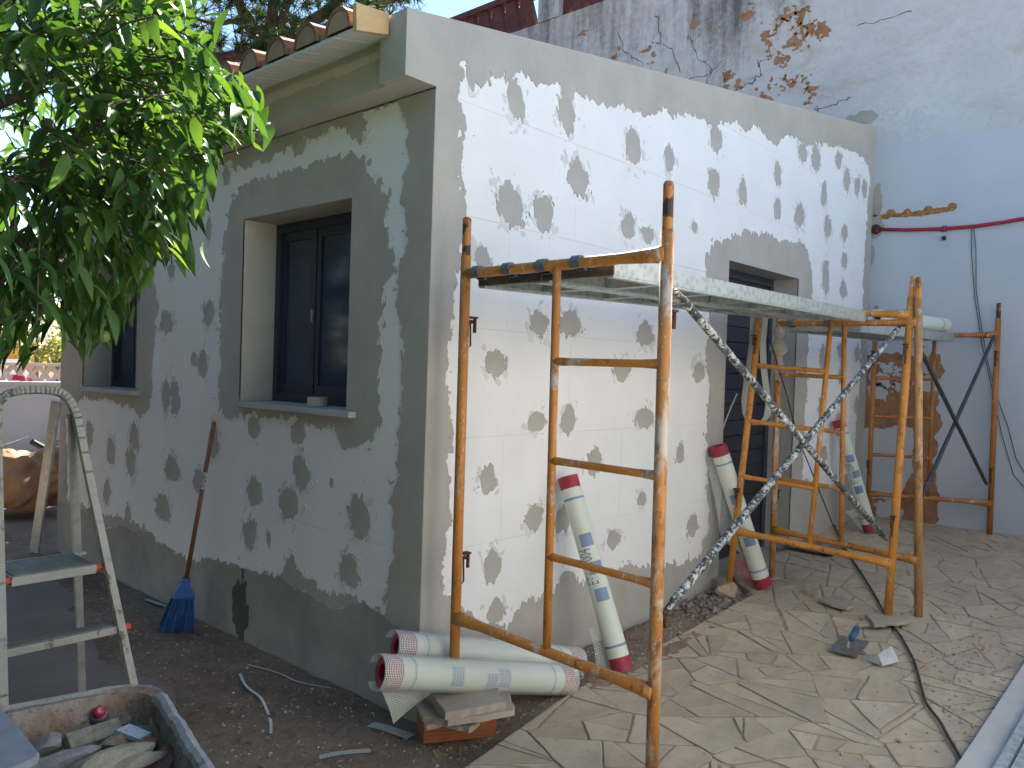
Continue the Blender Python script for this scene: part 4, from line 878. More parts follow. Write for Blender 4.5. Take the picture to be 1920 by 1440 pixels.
# ================================================================== MESH ROLLS
def text_polys(body, size):
    cu = bpy.data.curves.new('t', 'FONT'); cu.body = body; cu.size = size; cu.resolution_u = 3; o = bpy.data.objects.new('t', cu); COL.objects.link(o)
    dg = bpy.context.evaluated_depsgraph_get(); me = o.evaluated_get(dg).to_mesh()
    bm = bmesh.new(); bm.from_mesh(me); bmesh.ops.triangulate(bm, faces=bm.faces[:]); bmesh.ops.subdivide_edges(bm, edges=[e for e in bm.edges if e.calc_length() > size * .2], cuts=1); bmesh.ops.triangulate(bm, faces=bm.faces[:])
    vs = [np.array(v.co) for v in bm.verts]; bm.verts.ensure_lookup_table(); fs = [tuple(v.index for v in f.verts) for f in bm.faces]; bm.free()
    o.evaluated_get(dg).to_mesh_clear(); bpy.data.objects.remove(o); return vs, fs
TXT = text_polys('ETAG 004', .088)
def mesh_roll(base, top, r, label, face=None, bands=(.36, .63), text=True, textrot=0.0, flap=None, print_=True, netlay=False, endmat=None):
    """face: direction the printed side looks"""
    t = thing('mesh_roll', label, 'mesh roll', base, 'rolls of glass fibre mesh')
    ax = nrm(top - base); L_ = np.linalg.norm(top - base); f = V(*face) if face is not None else CAM - (base + top) / 2; f = nrm(f - ax * (f @ ax)); sd_ = np.cross(ax, f)
    C = lambda s, a, rr=r: base + ax * (s * L_) + (f * math.cos(a) + sd_ * math.sin(a)) * rr
    N = 28
    def cyl(s0, s1, rr, m, rings=3, a0=0, a1=2 * math.pi, n=N):
        for i in range(rings):
            for k in range(n):
                sa, sb = s0 + (s1 - s0) * i / rings, s0 + (s1 - s0) * (i + 1) / rings; aa, ab = a0 + (a1 - a0) * k / n, a0 + (a1 - a0) * (k + 1) / n
                m.quad(C(sa, aa, rr), C(sa, ab, rr), C(sb, ab, rr), C(sb, aa, rr), [(aa * rr, sa * L_), (ab * rr, sa * L_), (ab * rr, sb * L_), (aa * rr, sb * L_)])
    m = MB(); cyl(.065, .935, r, m); m.build('wound_mesh', ROLL, t, True)
    for s0, s1 in ((0, .065), (.935, 1)):
        m = MB(); cyl(s0, s1, r * 1.004, m, 1); cyl(s0, s1, r * .55, m, 1)
        e = s0 if s0 == 0 else s1
        for k in range(N):
            aa, ab = 2 * math.pi * k / N, 2 * math.pi * (k + 1) / N; m.quad(C(e, aa, r * .55), C(e, ab, r * .55), C(e, ab, r), C(e, aa, r))
        m.build('red_end' if endmat is None else 'roll_end', endmat or REDN, t)
    for s0 in (.115, .872):
        m = MB(); cyl(s0, s0 + .012, r * 1.006, m, 1); m.build('blue_line', PRINT, t)
    if print_:
        for s0 in bands:
            m = MB(); cyl(s0, s0 + .065, r * 1.005, m, 1, -.55, .75, 10); m.build('blue_band', PRINT, t)
        m = MB(); cyl(.485, .545, r * 1.005, m, 1, -.2, 1.0, 10); m.build('blue_band', PRINT, t)
    if text:
        vs, fs = TXT; xs = np.array(vs)[:, 0]; ys = np.array(vs)[:, 1]; xm = xs.max(); m = MB(); out = []
        sgn = 1
        for v in vs:
            s = .43 + (v[0] / xm) * .185; a = textrot + (-(v[1] - .03)) / r * sgn
            out.append(C(s, a, r * 1.012))
        m.add(out, fs); m.build('lettering', PRINTD, t)
    if netlay:      # loosened outer wrap that runs past the ends
        m = MB(); cyl(-.03, 1.02, r * 1.14, m, 14, -2.6, 2.6, 30); m.build('loose_net', NET, t)
    if flap:
        for i, (pts, mat) in enumerate(flap):
            m = MB(); a, b, c, d = pts; n = 8; L1 = np.linalg.norm(b - a); L2 = np.linalg.norm(d - a)
            for i_ in range(n):
                for j_ in range(n):
                    q = lambda s, u: lerp(lerp(a, b, s), lerp(d, c, s), u) + V(0, -.012 * math.sin(3.1 * u + 2 * s), 0)
                    s0, s1, u0, u1 = i_ / n, (i_ + 1) / n, j_ / n, (j_ + 1) / n
                    m.quad(q(s0, u0), q(s1, u0), q(s1, u1), q(s0, u1), [(s0 * L1, u0 * L2), (s1 * L1, u0 * L2), (s1 * L1, u1 * L2), (s0 * L1, u1 * L2)])
            m.build('loose_net', mat, t)
    return t
b1 = W(1167, 1256, 2, .03) + V(0, .0, 0); t1 = W(1064, 894, 1, -.075)
def offs(p, x, y): return p
fl = [(W(1104, 1180, 2, .25), 0)]
def fp(x, y, s, base, top, bpx, tpx):
    """point of a hanging flap in the plane of the roll"""
    dd = np.linalg.norm(lerp(base, top, s) - CAM); return WD(x, y, dd + .02)
mesh_roll(b1, t1, .052, 'mesh roll with printed blue lettering leaning on the white wall behind the nearest frame', bands=(.345, .625), textrot=-.45,
          flap=[([fp(1104, 1178, .2, b1, t1, 0, 0), fp(1135, 1170, .2, b1, t1, 0, 0), fp(1160, 1252, 0, b1, t1, 0, 0), fp(1118, 1258, 0, b1, t1, 0, 0)], NET)])
b2 = W(1431, 1098, 2, .075); t2 = W(1346, 836, 1, -.07)
mesh_roll(b2, t2, .058, 'mesh roll leaning beside the doorway, its foot by the rough stone', text=False, bands=(.30, .60),
          flap=[([fp(1322, 860, .95, b2, t2, 0, 0), fp(1345, 850, .95, b2, t2, 0, 0), fp(1395, 1040, .25, b2, t2, 0, 0), fp(1352, 1010, .3, b2, t2, 0, 0)], NET), ([fp(1375, 1060, .2, b2, t2, 0, 0), fp(1400, 1030, .25, b2, t2, 0, 0), fp(1420, 1098, 0, b2, t2, 0, 0), fp(1398, 1095, 0, b2, t2, 0, 0)], NETR)])
b3 = W(1632, 995, 2, .175); t3 = W(1572, 788, 1, -.075)
mesh_roll(b3, t3, .054, 'printed mesh roll leaning in the far corner behind the leaning frame', bands=(.345, .625), textrot=-.3, flap=[([fp(1585, 960, .1, b3, t3, 0, 0), fp(1610, 950, .2, b3, t3, 0, 0), fp(1632, 1000, 0, b3, t3, 0, 0), fp(1610, 990, 0, b3, t3, 0, 0)], NET)])
l1a = V(-.33, -.16, .265); l1b = W(1062, 1274, 2, .05)
mesh_roll(l1a, l1b, .061, 'front one of two mesh rolls lying at the house corner, open red end facing left', text=False, bands=(.30, .55), netlay=True,
          flap=[([l1a + V(.0, .02, -.06), l1a + V(.40, -.06, -.10), l1a + V(.22, -.02, -.16), l1a + V(.06, .0, -.22)], NET)])
l2a = V(-.17, -.055, .30); l2b = W(1078, 1240, 2, .07)
mesh_roll(l2a, l2b, .058, 'rear one of two mesh rolls lying at the house corner, touching the wall', text=False, print_=False, netlay=True)
qa = on_bar(L3, R3, -.62, 1.83) + V(.9, 0, .10); qb = on_bar(L4, R4, -.72, 1.83) + V(-.03, 0, .085)
mesh_roll(qa, qb, .062, 'pale mesh roll lying on the far scaffold plank', text=False, print_=False, endmat=ROLL)

# ================================================================== THINGS UNDER AND AROUND THE SCAFFOLD
def slab(name, poly, th, mat, label=None, cat=None, group=None, jag=.004, parent=None):
    pts = []
    n = len(poly)
    for i in range(n):
        a, b = poly[i], poly[(i + 1) % n]; L_ = np.linalg.norm(b - a); k = max(2, int(L_ / .03))
        for q in range(k): pts.append(lerp(a, b, q / k) + np.append(rng.normal(size=2) * jag * (q > 0), 0))
    c = np.mean(pts, 0); m = MB(); nn = len(pts); top = [p + V(0, 0, th) for p in pts]; topi = [lerp(p, c + V(0, 0, th), .03) + V(0, 0, .003) for p in top]
    m.add(pts + top + topi, [tuple(range(nn - 1, -1, -1)), tuple(range(2 * nn, 3 * nn))] + [(r * nn + i, r * nn + (i + 1) % nn, (r + 1) * nn + (i + 1) % nn, (r + 1) * nn + i) for r in range(2) for i in range(nn)])
    o = m.build(name, mat, origin=c); return tag(o, label, cat, group)
# hollow brick and slabs under the near leg
ba = W(793, 1392, 2, -.055); bb_ = W(930, 1375, 2, -.045); du = nrm((bb_ - ba) * V(1, 1, 0)); dv = V(-du[1], du[0], 0)
if dv @ V(1, 1, 0) < 0: dv = -dv
bl = float(np.linalg.norm(bb_ - ba)); bz = -.062; bh = .092
br = thing('hollow_brick', 'red hollow clay brick with ribbed side under the stacked slabs', 'brick', ba)
m = MB(); m.box(ba + du * bl / 2 + dv * .09 + V(0, 0, bz + bh / 2 - ba[2]), (bl, .18, bh), (du, dv, V(0, 0, 1))); m.build('clay_body', BRICK, br, bevel=.004)
for i in range(6):
    z0 = bz + .008 + i * .0145; m = MB(); m.box(ba + du * bl / 2 - dv * .0015 + V(0, 0, z0 + .005 - ba[2]), (bl - .004, .004, .009), (du, dv, V(0, 0, 1))); m.build('rib', BRICK, br)
zs = bz + bh
SL_ = [([(775, 1300), (800, 1288), (905, 1300), (900, 1352), (880, 1368), (830, 1355), (800, 1362)], .016, 'lowest of the stone offcuts stacked on the red brick'),
       ([(765, 1295), (800, 1285), (870, 1285), (890, 1335), (860, 1345), (815, 1350), (793, 1345)], .016, 'second of the stone offcuts above the red brick, jagged left edge'),
       ([(790, 1288), (830, 1280), (955, 1298), (965, 1332), (900, 1345), (840, 1352)], .020, 'third stone offcut, sticking out to the right under the top slab'),
       ([(806, 1296), (832, 1282), (835, 1270), (930, 1270), (935, 1300), (948, 1318), (835, 1338)], .026, 'top flat stone slab of the stack with the scaffold leg standing on it')]
zc = zs
for pts, th, lab in SL_:
    slab('stone_slab', [W(x, y, 2, zc + th) - V(0, 0, th) for x, y in pts], th, SLAB, lab, 'stone slab', 'stone offcuts propping the scaffold'); zc += th + .003
def rock(c, r, mat, name='stone', label=None, cat='stone', group=None, sq=(1, 1, 1), seed=0, cut=.0, parent=None, sub=3):
    bm = bmesh.new(); bmesh.ops.create_icosphere(bm, subdivisions=sub, radius=1); rr = random.Random(seed)
    planes = [(nrm([rr.gauss(0, 1) for _ in range(3)]), rr.uniform(.42, .78)) for _ in range(13)]
    for v in bm.verts:
        p = np.array(v.co)
        for n, d in planes:
            e = p @ n - d
            if e > 0: p = p - n * e
        p = p * (1.12 + .05 * float(fbm(p[0] * 2.3 + seed + p[2], p[1] * 2.3 - p[2] * 1.7, seed, 3)) + rr.uniform(-.012, .012)); v.co = p * np.array(sq) * r
    m = MB(); m.add([np.array(v.co) + c for v in bm.verts], [tuple(v.index for v in f.verts) for f in bm.faces]); bm.free()
    o = m.build(name, mat, parent, origin=c)
    if label: tag(o, label, cat, group)
    return o
rock(W(1363, 1108, 2, .06), .085, ROCKS[0], 'stone', 'rough tan stone with the scaffold leg standing on it', 'stone', None, (1, .9, .75), 3)
rock(W(1526, 1112, 2, .075), .08, ROCKS[0], 'earth_clod', 'rough brown lump lying alone on the paving in front of the doorway', 'stone', None, (1, .9, .7), 9, sub=3)
slab('stone_slab', [W(x, y, 2, z_of(2.7) + .012) for x, y in [(1533, 1128), (1565, 1120), (1600, 1133), (1602, 1140), (1588, 1145), (1560, 1138)]], .016, SLAB, 'loose pale stone slab lying flat beside the brown lump', 'stone slab')
slab('stone_slab', [W(x, y, 2, z_of(2.6) + .004) for x, y in [(1610, 1176), (1622, 1160), (1640, 1158), (1650, 1170), (1640, 1176)]], .014, SLAB, 'lower pointed stone offcut under the leaning frame leg', 'stone slab')
slab('stone_slab', [W(x, y, 2, z_of(2.6) + .022) for x, y in [(1622, 1155), (1700, 1160), (1706, 1168), (1690, 1172), (1640, 1177)]], .016, SLAB, 'upper flat stone offcut with the leaning frame leg standing on it', 'stone slab')
# soil rubble near door
# trowel
tz = z_of(2.1) + .004
tp = [W(x, y, 2, tz + .003) for x, y in [(1554, 1220), (1578, 1192), (1630, 1204), (1606, 1233)]]
tr_ = thing('plastering_trowel', 'steel plastering trowel with blue grip lying on the paving', 'trowel', np.mean(tp, 0))
MB().prism(tp, (0, 0, .003)).build('blade', simple('trowel_steel', (.26, .28, .30), .35, .5, .7, .35, 20), tr_)
tc_ = np.mean(tp, 0); e1 = nrm(lerp(tp[0], tp[3], .5) - lerp(tp[1], tp[2], .5))
MB().tube([tc_ + V(0, 0, .004) + e1 * .05, tc_ + V(0, 0, .02) + e1 * .03, tc_ + V(0, 0, .05), tc_ + V(0, 0, .065) - e1 * .005], [.010, .008, .007, .008], 8).build('shank', CEM, tr_)
g0 = W(1597, 1197, 2, tz + .07); g1 = W(1606, 1180, 2, tz + .085)
MB().tube([tc_ + V(0, 0, .06), g0], .008, 8).build('shank', CEM, tr_)
MB().tube([g0 - nrm(g1 - g0) * .02, g0, g1, g1 + nrm(g1 - g0) * .015], [.012, .017, .018, .012], 10).build('grip', simple('blue_grip', (.03, .10, .19), .5, .4, var=.4, sc=30), tr_)
sq_ = [W(1646, 1228, 2, tz + .045), W(1672, 1212, 2, tz + .06), W(1686, 1240, 2, tz + .006), W(1655, 1249, 2, tz + .004)]
st_ = thing('corner_trowel', 'small bent grey metal plate standing tilted on the paving beside the trowel', 'trowel', np.mean(sq_, 0))
MB().prism(sq_, (.003, .004, .002)).build('plate', simple('grey_steel', (.45, .46, .45), .45, .4, .2), st_)
MB().prism([sq_[0], sq_[3], sq_[3] + V(.03, .07, .0), sq_[0] + V(.03, .07, -.03)], (.002, 0, .003)).build('plate', simple('grey_steel_side', (.40, .42, .43), .45, .4, .2), st_)
# black cable across the paving
cb = MB(); pts = [(1556, 965), (1580, 1020), (1612, 1070), (1640, 1115), (1656, 1145), (1668, 1165), (1690, 1195), (1700, 1212), (1716, 1245), (1728, 1290), (1738, 1320), (1762, 1352), (1780, 1385), (1808, 1432), (1850, 1500)]
c3 = []
for x, y in pts:
    p = W(x, y, 2, .05)
    for _ in range(4): p = W(x, y, 2, z_of(p[0]) + .012)
    c3.append(p)
def smooth_pts(p, k=4):
    p = [np.array(q) for q in p]; out = []
    for i in range(len(p) - 1):
        p0, p1, p2, p3 = p[max(i - 1, 0)], p[i], p[i + 1], p[min(i + 2, len(p) - 1)]
        for q in range(k):
            t = q / k; out.append(.5 * ((2 * p1) + (p2 - p0) * t + (2 * p0 - 5 * p1 + 4 * p2 - p3) * t * t + (3 * p1 - p0 - 3 * p2 + p3) * t ** 3))
    return out + [p[-1]]
cb.tube(smooth_pts(c3), .0065, 8); tag(cb.build('power_cable', simple('cable_grey', (.05, .042, .038), .6, .3), origin=c3[0], smooth=True), 'dark power cable snaking across the flagstones past the leaning frame', 'cable')
# manhole plate
mp_ = [W(x, y, 2, z_of(4.1) + .012) for x, y in [(1470, 1025), (1520, 1012), (1600, 1020), (1562, 1042)]]
t = thing('drain_cover', 'flat dark drain cover set in the paving below the doorway', 'drain cover', np.mean(mp_, 0))
MB().prism(mp_, (0, 0, .01)).build('frame', simple('cover_frame', (.12, .12, .115), .7, .3), t); cc = np.mean(mp_, 0)
MB().prism([lerp(p, cc, .12) + V(0, 0, .011) for p in mp_], (0, 0, .004)).build('lid', simple('cover_lid', (.20, .205, .20), .7, .3, var=.35), t)
# board and profiles lying at the yard side
k0, k1 = -1.862, -1.972
m = MB(); m.bbox((-1.0, k1, .0), (5.0, k0, .0)); 
bd = MB(); xs = np.linspace(.2, 4.6, 30)
for a, b in zip(xs[:-1], xs[1:]):
    bd.prism([V(a, k0, zp(a) + .006), V(b, k0, zp(b) + .006), V(b, k1, zp(b) + .006), V(a, k1, zp(a) + .006)], (0, 0, .035))
tag(bd.build('pale_board', simple('pale_board', (.47, .48, .45), .7, .3, var=.12, sc=4), origin=(.2, k0, 0)), 'long pale board lying along the edge of the paving at lower right', 'board')
t = thing('metal_plank', 'ribbed grey metal plank lying beside the long pale board', 'metal plank', (.3, -2.0, 0))
for i in range(6):
    y0 = -1.982 - i * .045; m = MB(); m.prism([V(.3, y0, .012), V(3.6, y0, z_of(3.6) + .012), V(3.6, y0 - .036, z_of(3.6) + .012), V(.3, y0 - .036, .012)], (0, 0, .05 if i % 2 == 0 else .042)); m.build('rib', GALV, t)
m = MB(); m.prism([V(.3, -1.98, .008), V(3.6, -1.98, z_of(3.6) + .008), V(3.6, -2.25, z_of(3.6) + .008), V(.3, -2.25, .008)], (0, 0, .02)); m.build('sheet', GALV, t)

# ================================================================== BROOM
bf = W(332, 1183, 2, soil_h(np.array(-.19), np.array(1.83)) + .003); bt = W(404, 778, 0, -.028)
br = thing('broom', 'broom with blue bristles and reddish wooden handle leaning on the shaded wall', 'broom', bf)
ax = nrm(bt - bf); neck = bf + ax * .19; bneck = W(340, 1122, 2, 0)
sdv = nrm(np.cross(ax, V(-.3, -1, 0)))
hd = bf + ax * .26
MB().tube([hd, lerp(hd, bt, .96)], .0125, 10).build('handle', WOODR, br, True)
MB().tube([lerp(hd, bt, .96), bt], [.0135, .012], 10).build('handle_tip', simple('cream_grip', (.55, .48, .33), .6, .3), br, True)
MB().tube([lerp(hd, bt, .56), lerp(hd, bt, .66)], .0128, 10).build('sticker', simple('worn_sticker', (.30, .31, .29), .6, .3, var=.9, sc=50), br)
m = MB(); fn = nrm(np.cross(ax, sdv)); prof = [(.30, .020, .018), (.265, .024, .022), (.25, .030, .024), (.22, .052, .026), (.20, .058, .028), (.185, .060, .028)]
for (h0, w0, t0), (h1, w1, t1_) in zip(prof[:-1], prof[1:]):
    c0, c1 = bf + ax * h0, bf + ax * h1; q0 = [c0 + sdv * w0 * a + fn * t0 * b for a, b in ((-1, -1), (1, -1), (1, 1), (-1, 1))]; q1 = [c1 + sdv * w1 * a + fn * t1_ * b for a, b in ((-1, -1), (1, -1), (1, 1), (-1, 1))]
    for i in range(4): m.quad(q0[i], q0[(i + 1) % 4], q1[(i + 1) % 4], q1[i])
m.build('head', BLUE, br)
m = MB()
for i in range(520):
    a = random.uniform(-1, 1); b = random.uniform(-1, 1); p0 = bf + ax * .19 + sdv * .056 * a + fn * .024 * b; p1 = bf + ax * random.uniform(-.006, .03) + sdv * (.088 * a + random.gauss(0, .006)) + fn * (.045 * b)
    p1[2] = max(p1[2], bf[2] - .01); mid = lerp(p0, p1, .5) + sdv * random.gauss(0, .002); w_ = sdv * .0016
    m.quad(p0 - w_, p0 + w_, mid + w_, mid - w_); m.quad(mid - w_, mid + w_, p1 + w_, p1 - w_)
tag(m.build('bristles', BRIS, br), kind='stuff')

# ================================================================== STEP LADDER
PL = (0, 1, -.25); PK = .62
LP = lambda x, y: WP(x, y, PL, PK)
ld = thing('step_ladder', 'worn white painted step ladder with orange caps standing at the left', 'step ladder', (-1.2, .65, -.08))
rail = [LP(250, 1285), LP(200, 1050), LP(165, 885), LP(148, 800), LP(138, 765), LP(122, 742), LP(100, 733), LP(75, 731), LP(45, 732), LP(22, 737), LP(6, 748), LP(-4, 770), LP(-4, 900), LP(3, 1200), LP(6, 1330)]
d0 = nrm(rail[0] - rail[1]); rail[0] = rail[0] + d0 * ((rail[0][2] + .08) / -d0[2]); d0 = nrm(rail[-1] - rail[-2]); rail[-1] = rail[-1] + d0 * ((rail[-1][2] + .08) / -d0[2])
rail = smooth_pts(rail, 3); fy = nrm(V(0, 1, -.25)); m = MB(); m2 = MB()
for a, b in zip(rail[:-1], rail[1:]):
    d = nrm(b - a); s = np.cross(d, fy); w2 = .014
    ex = d * .004
    m.box((a + b) / 2, (np.linalg.norm(b - a) + .008, .028, .026), (d, s, np.cross(d, s)))
    m2.box((a + b) / 2 - s * .016 + fy * .030 , (np.linalg.norm(b - a) + .006, .005, .034), (d, s, np.cross(d, s)))
m.build('front_rail', ALUW, ld); m2.build('rail_flange', ALUW, ld)
for k, (xl, yl, xr, yr, dep, th) in enumerate([(8, 1222, 232, 1170, .075, .03), (22, 1085, 182, 1057, .26, .035)]):
    a, b = LP(xl, yl), LP(xr, yr); z = (a[2] + b[2]) / 2; a[2] = b[2] = z
    m = MB(); m.prism([a, b, b - V(0, 0, th), a - V(0, 0, th)], (0, dep, .0)); m.build('step', ALUW, ld, bevel=.003)
    m = MB(); m.prism([a + V(.008, .01, .001), b + V(-.008, .01, .001), b + V(-.008, dep - .01, .001), a + V(.008, dep - .01, .001)], (0, 0, .004)); m.build('tread', simple('step_tread', (.21, .205, .18), .85, .2, var=.3, sc=12), ld)
    for p, s in ((a, -1), (b, 1)):
        q = p + V(0, .02, -.015); MB().tube([q - V(.002 * s, 0, 0), q + V(.032 * s, 0, 0)], .014, 10).build('cap', ORCAP, ld)
for x0, x1 in ((-1.075, -.955), (-1.34, -1.40)):
    MB().bar((x0, .97, 1.22), (x1, 1.12, -.085), .030, .022, (0, 1, 0)).build('rear_leg', ALU, ld)
MB().bar((-1.40, 1.03, .62), (-.99, 1.03, .62), .02, .012).build('spreader', ALU, ld)
pa, pb = W(64, 1038, 2, -.10), W(106, 752, 1, 4.02); pb[0] = min(pb[0], -.05)
tag(MB().bar(pa, pb, .075, .022, (-1, -.6, 0)).build('straight_edge', ALU, origin=pa), 'grey metal straight edge leaning on the far corner of the shaded wall', 'straight edge')

# ================================================================== WHEELBARROW
zr = .45
wb = thing('wheelbarrow', 'rusty crusted wheelbarrow holding rubble at the lower left', 'wheelbarrow', (-1.45, -.4, -.09))
A_ = V(-1.19, -.10, zr); eu = nrm(V(-1, .22, 0)); ev = nrm(V(-.215, -.975, 0))
def trp(u, v, z): return V(A_[0], A_[1], 0) + eu * u + ev * v + V(0, 0, z)
def rrect(u0, u1, v0, v1, r, z, n=5):
    pts = []
    for cu, cv, a0 in ((u0 + r, v0 + r, math.pi), (u1 - r, v0 + r, 1.5 * math.pi), (u1 - r, v1 - r, 0), (u0 + r, v1 - r, .5 * math.pi)):
        for i in range(n + 1):
            a = a0 + (math.pi / 2) * i / n; pts.append(trp(cu + r * math.cos(a), cv + r * math.sin(a), z + random.uniform(-.002, .002)))
    return pts
def loft(rings, m):
    n = len(rings[0])
    for r0, r1 in zip(rings[:-1], rings[1:]):
        for i in range(n): m.quad(r0[i], r0[(i + 1) % n], r1[(i + 1) % n], r1[i])
Lw, Ww = 1.0, .66
inner = [rrect(0.0, Ww, 0, Lw, .13, zr), rrect(.022, Ww - .022, .022, Lw - .03, .12, zr - .008), rrect(.05, Ww - .05, .06, Lw - .12, .12, .30), rrect(.085, Ww - .085, .13, Lw - .2, .08, .19)]
m = MB(); loft(inner, m); m.add(inner[-1], [tuple(range(len(inner[-1])))]); tray_in = m.build('tray', TRAY, wb, True)
outer = [rrect(-.004, Ww + .004, -.004, Lw + .004, .132, zr + .004), rrect(-.012, Ww + .012, -.012, Lw + .012, .138, zr - .010), rrect(.01, Ww - .01, .02, Lw - .03, .13, zr - .012), rrect(.04, Ww - .04, .05, Lw - .11, .08, .295), rrect(.075, Ww - .075, .12, Lw - .19, .08, .18)]
m = MB(); loft(outer, m); loft([inner[0], outer[0]], m); m.build('tray_shell', CEM, wb, True)
# crust on the near rim and side
m = MB(); rm = [trp(.018 + random.uniform(-.003, .003), .15 + i * .027, zr - .0 + random.uniform(-.003, .005)) for i in range(30)]
m.tube(rm, [random.uniform(.018, .022) for _ in rm], 8); m.build('crusted_rim', CEM, wb)
rm = [trp(.14 + i * .0275, .012, zr + .002) for i in range(16)]; MB().tube(rm, .010, 8).build('rolled_rim', CEM, wb, True)
wc = trp(Ww / 2, .02, .10); wh = MB(); wx = eu
wa, wbv = ev, V(0, 0, 1); wc[2] = .105
ring = [wc + (wa * math.cos(a) + wbv * math.sin(a)) * .15 for a in np.linspace(0, 2 * math.pi, 25)]; wl = MB().tube(ring, .04, 8, False).build('wheel', BLACK, wb, True)
MB().tube([wc - wx * .02, wc + wx * .02], .10, 16).build('rim', ORCAP, wl); MB().tube([wc - wx * .12, wc + wx * .12], .01, 8).build('axle', RUST, wb)
for s in (.10, Ww - .10):
    MB().tube([trp(Ww / 2 + (s - Ww / 2) * .5, .02, .11), trp(s, .35, .16), trp(s, .85, .19), trp(s, 1.15, .36), trp(s, 1.42, .44)], .016, 8).build('handle', RUST, wb, True)
    MB().tube([trp(s, .72, .18), trp(s, .78, -.085), trp(s, .86, -.085), trp(s, .92, .22)], .013, 8).build('stand', RUST, wb, True)
m = MB(); nn = 14
for i in range(nn):
    for j in range(nn):
        q = lambda i, j: trp(.055 + (Ww - .11) * i / nn, .08 + (Lw - .22) * j / nn, .325 + .02 * vnoise(i * .6, j * .6, 3))
        m.quad(q(i, j), q(i + 1, j), q(i + 1, j + 1), q(i, j + 1))
tag(m.build('rubble_bed', ROCKS[1], origin=trp(.3, .4, .23)), 'loose grey rubble bed filling the wheelbarrow', 'rubble', kind='stuff')
def rk(x, y, z, r, mi, lab, sq, seed, name='rubble_stone', sub=3): return rock(W(x, y, 2, z), r, ROCKS[mi], name, lab, 'stone', 'rubble in the wheelbarrow', sq, seed, sub=sub)
rk(83, 1398, 0.377, 0.042, 1, 'rounded grey stone in the wheelbarrow beside the flat board', (1, .9, .9), 21)
rk(118, 1424, 0.387, 0.063, 1, 'long pointed grey stone in the wheelbarrow at the bottom edge', (1.5, .6, .6), 22)
rk(238, 1384, 0.372, 0.065, 0, 'flat tan stone in the wheelbarrow under the white offcut', (1.4, .7, .45), 23)
rk(205, 1440, 0.397, 0.089, 2, 'big sandy slab of stone at the very bottom of the wheelbarrow view', (1.6, .8, .4), 24)
rk(252, 1428, 0.407, 0.058, 2, 'sandy stone leaning against the big slab in the wheelbarrow', (1.5, .6, .5), 25)
rk(268, 1402, 0.392, 0.044, 3, 'red clay brick fragment in the wheelbarrow, left of the pinkish stone', (1.1, .8, .7), 26)
rk(303, 1422, 0.382, 0.042, 3, 'small pinkish stone at the right side of the wheelbarrow', (1.1, .9, .8), 27)
rk(288, 1378, 0.372, 0.044, 0, 'upright tan stone behind the white offcut in the wheelbarrow', (.7, .8, 1.1), 28)
rk(235, 1350, 0.367, 0.036, 0, 'tan stone peeping out behind the mineral board in the wheelbarrow', (1.2, .7, .8), 29)
rk(150, 1446, 0.372, 0.053, 0, 'tan stone low in the wheelbarrow between the pointed and the sandy ones', (1.2, .8, .7), 30)
def obox(name, p0, p1, th, wd, mat, label, cat, up=(0, 0, 1)):
    o = MB().bar(p0, p1, wd, th, up).build(name, mat, origin=(p0 + p1) / 2, bevel=th * .08); return tag(o, label, cat)
obox('mineral_board', W(124, 1398, 2, .375), W(224, 1366, 2, .375), .045, .05, ROCKW, 'greenish grey mineral board offcut lying across the wheelbarrow rubble', 'board offcut', (.2, -.6, .8))
obox('white_offcut', W(230, 1366, 2, .392), W(272, 1383, 2, .388), .012, .042, WBLUE, 'small white tile offcut lying on the wheelbarrow rubble', 'tile offcut', (.1, -.55, .8))
cp = W(176, 1352, 2, .36); cn = W(186, 1335, 2, .405)
bo = thing('spray_can', 'crushed grey can with bright red cap stuck in the wheelbarrow rubble', 'can', cp)
ax_ = nrm(CAM - cn) * .7 + V(0, 0, .45); ax_ = nrm(ax_); c0 = cn - ax_ * .095
MB().tube([c0, c0 + ax_ * .06, c0 + ax_ * .08, c0 + ax_ * .09], [.031, .031, .026, .018], 14).build('body', simple('can_grey', (.17, .18, .20), .4, .5, .3), bo, True)
MB().tube([c0 + ax_ * .085, c0 + ax_ * .096, c0 + ax_ * .102, c0 + ax_ * .105], [.0175, .0175, .0155, .011], 16).build('cap', simple('bright_red', (.62, .02, .06), .35, .5, var=.05), bo, True)
rx = nrm(np.cross(ax_, V(0, 0, 1))); ry = np.cross(rx, ax_); m = MB(); cc = c0 + ax_ * .1062
for u, v, L_, a in ((-.004, .006, .008, .3), (.0, .003, .007, 1.5), (-.002, .0, .010, .2), (.0, -.003, .009, .25), (-.001, -.006, .008, .2), (.004, .004, .005, 1.3), (-.005, -.0015, .004, 1.4)):
    d = rx * math.cos(a) + ry * math.sin(a); e = np.cross(ax_, d) * .0008; p = cc + rx * u + ry * v; m.quad(p - d * L_ / 2 - e, p + d * L_ / 2 - e, p + d * L_ / 2 + e, p - d * L_ / 2 + e)
m.build('lettering', WBLUE, bo)
bp_ = [W(x, y, 2, .475) for x, y in [(-60, 1335), (0, 1338), (74, 1424), (70, 1432), (-10, 1470), (-100, 1450)]]
slab('tile_slab', bp_, .014, simple('blue_grey_slab', (.30, .32, .34), .6, .35, var=.15), 'flat blue grey slab resting on the wheelbarrow at the left edge', 'slab', jag=.0012)

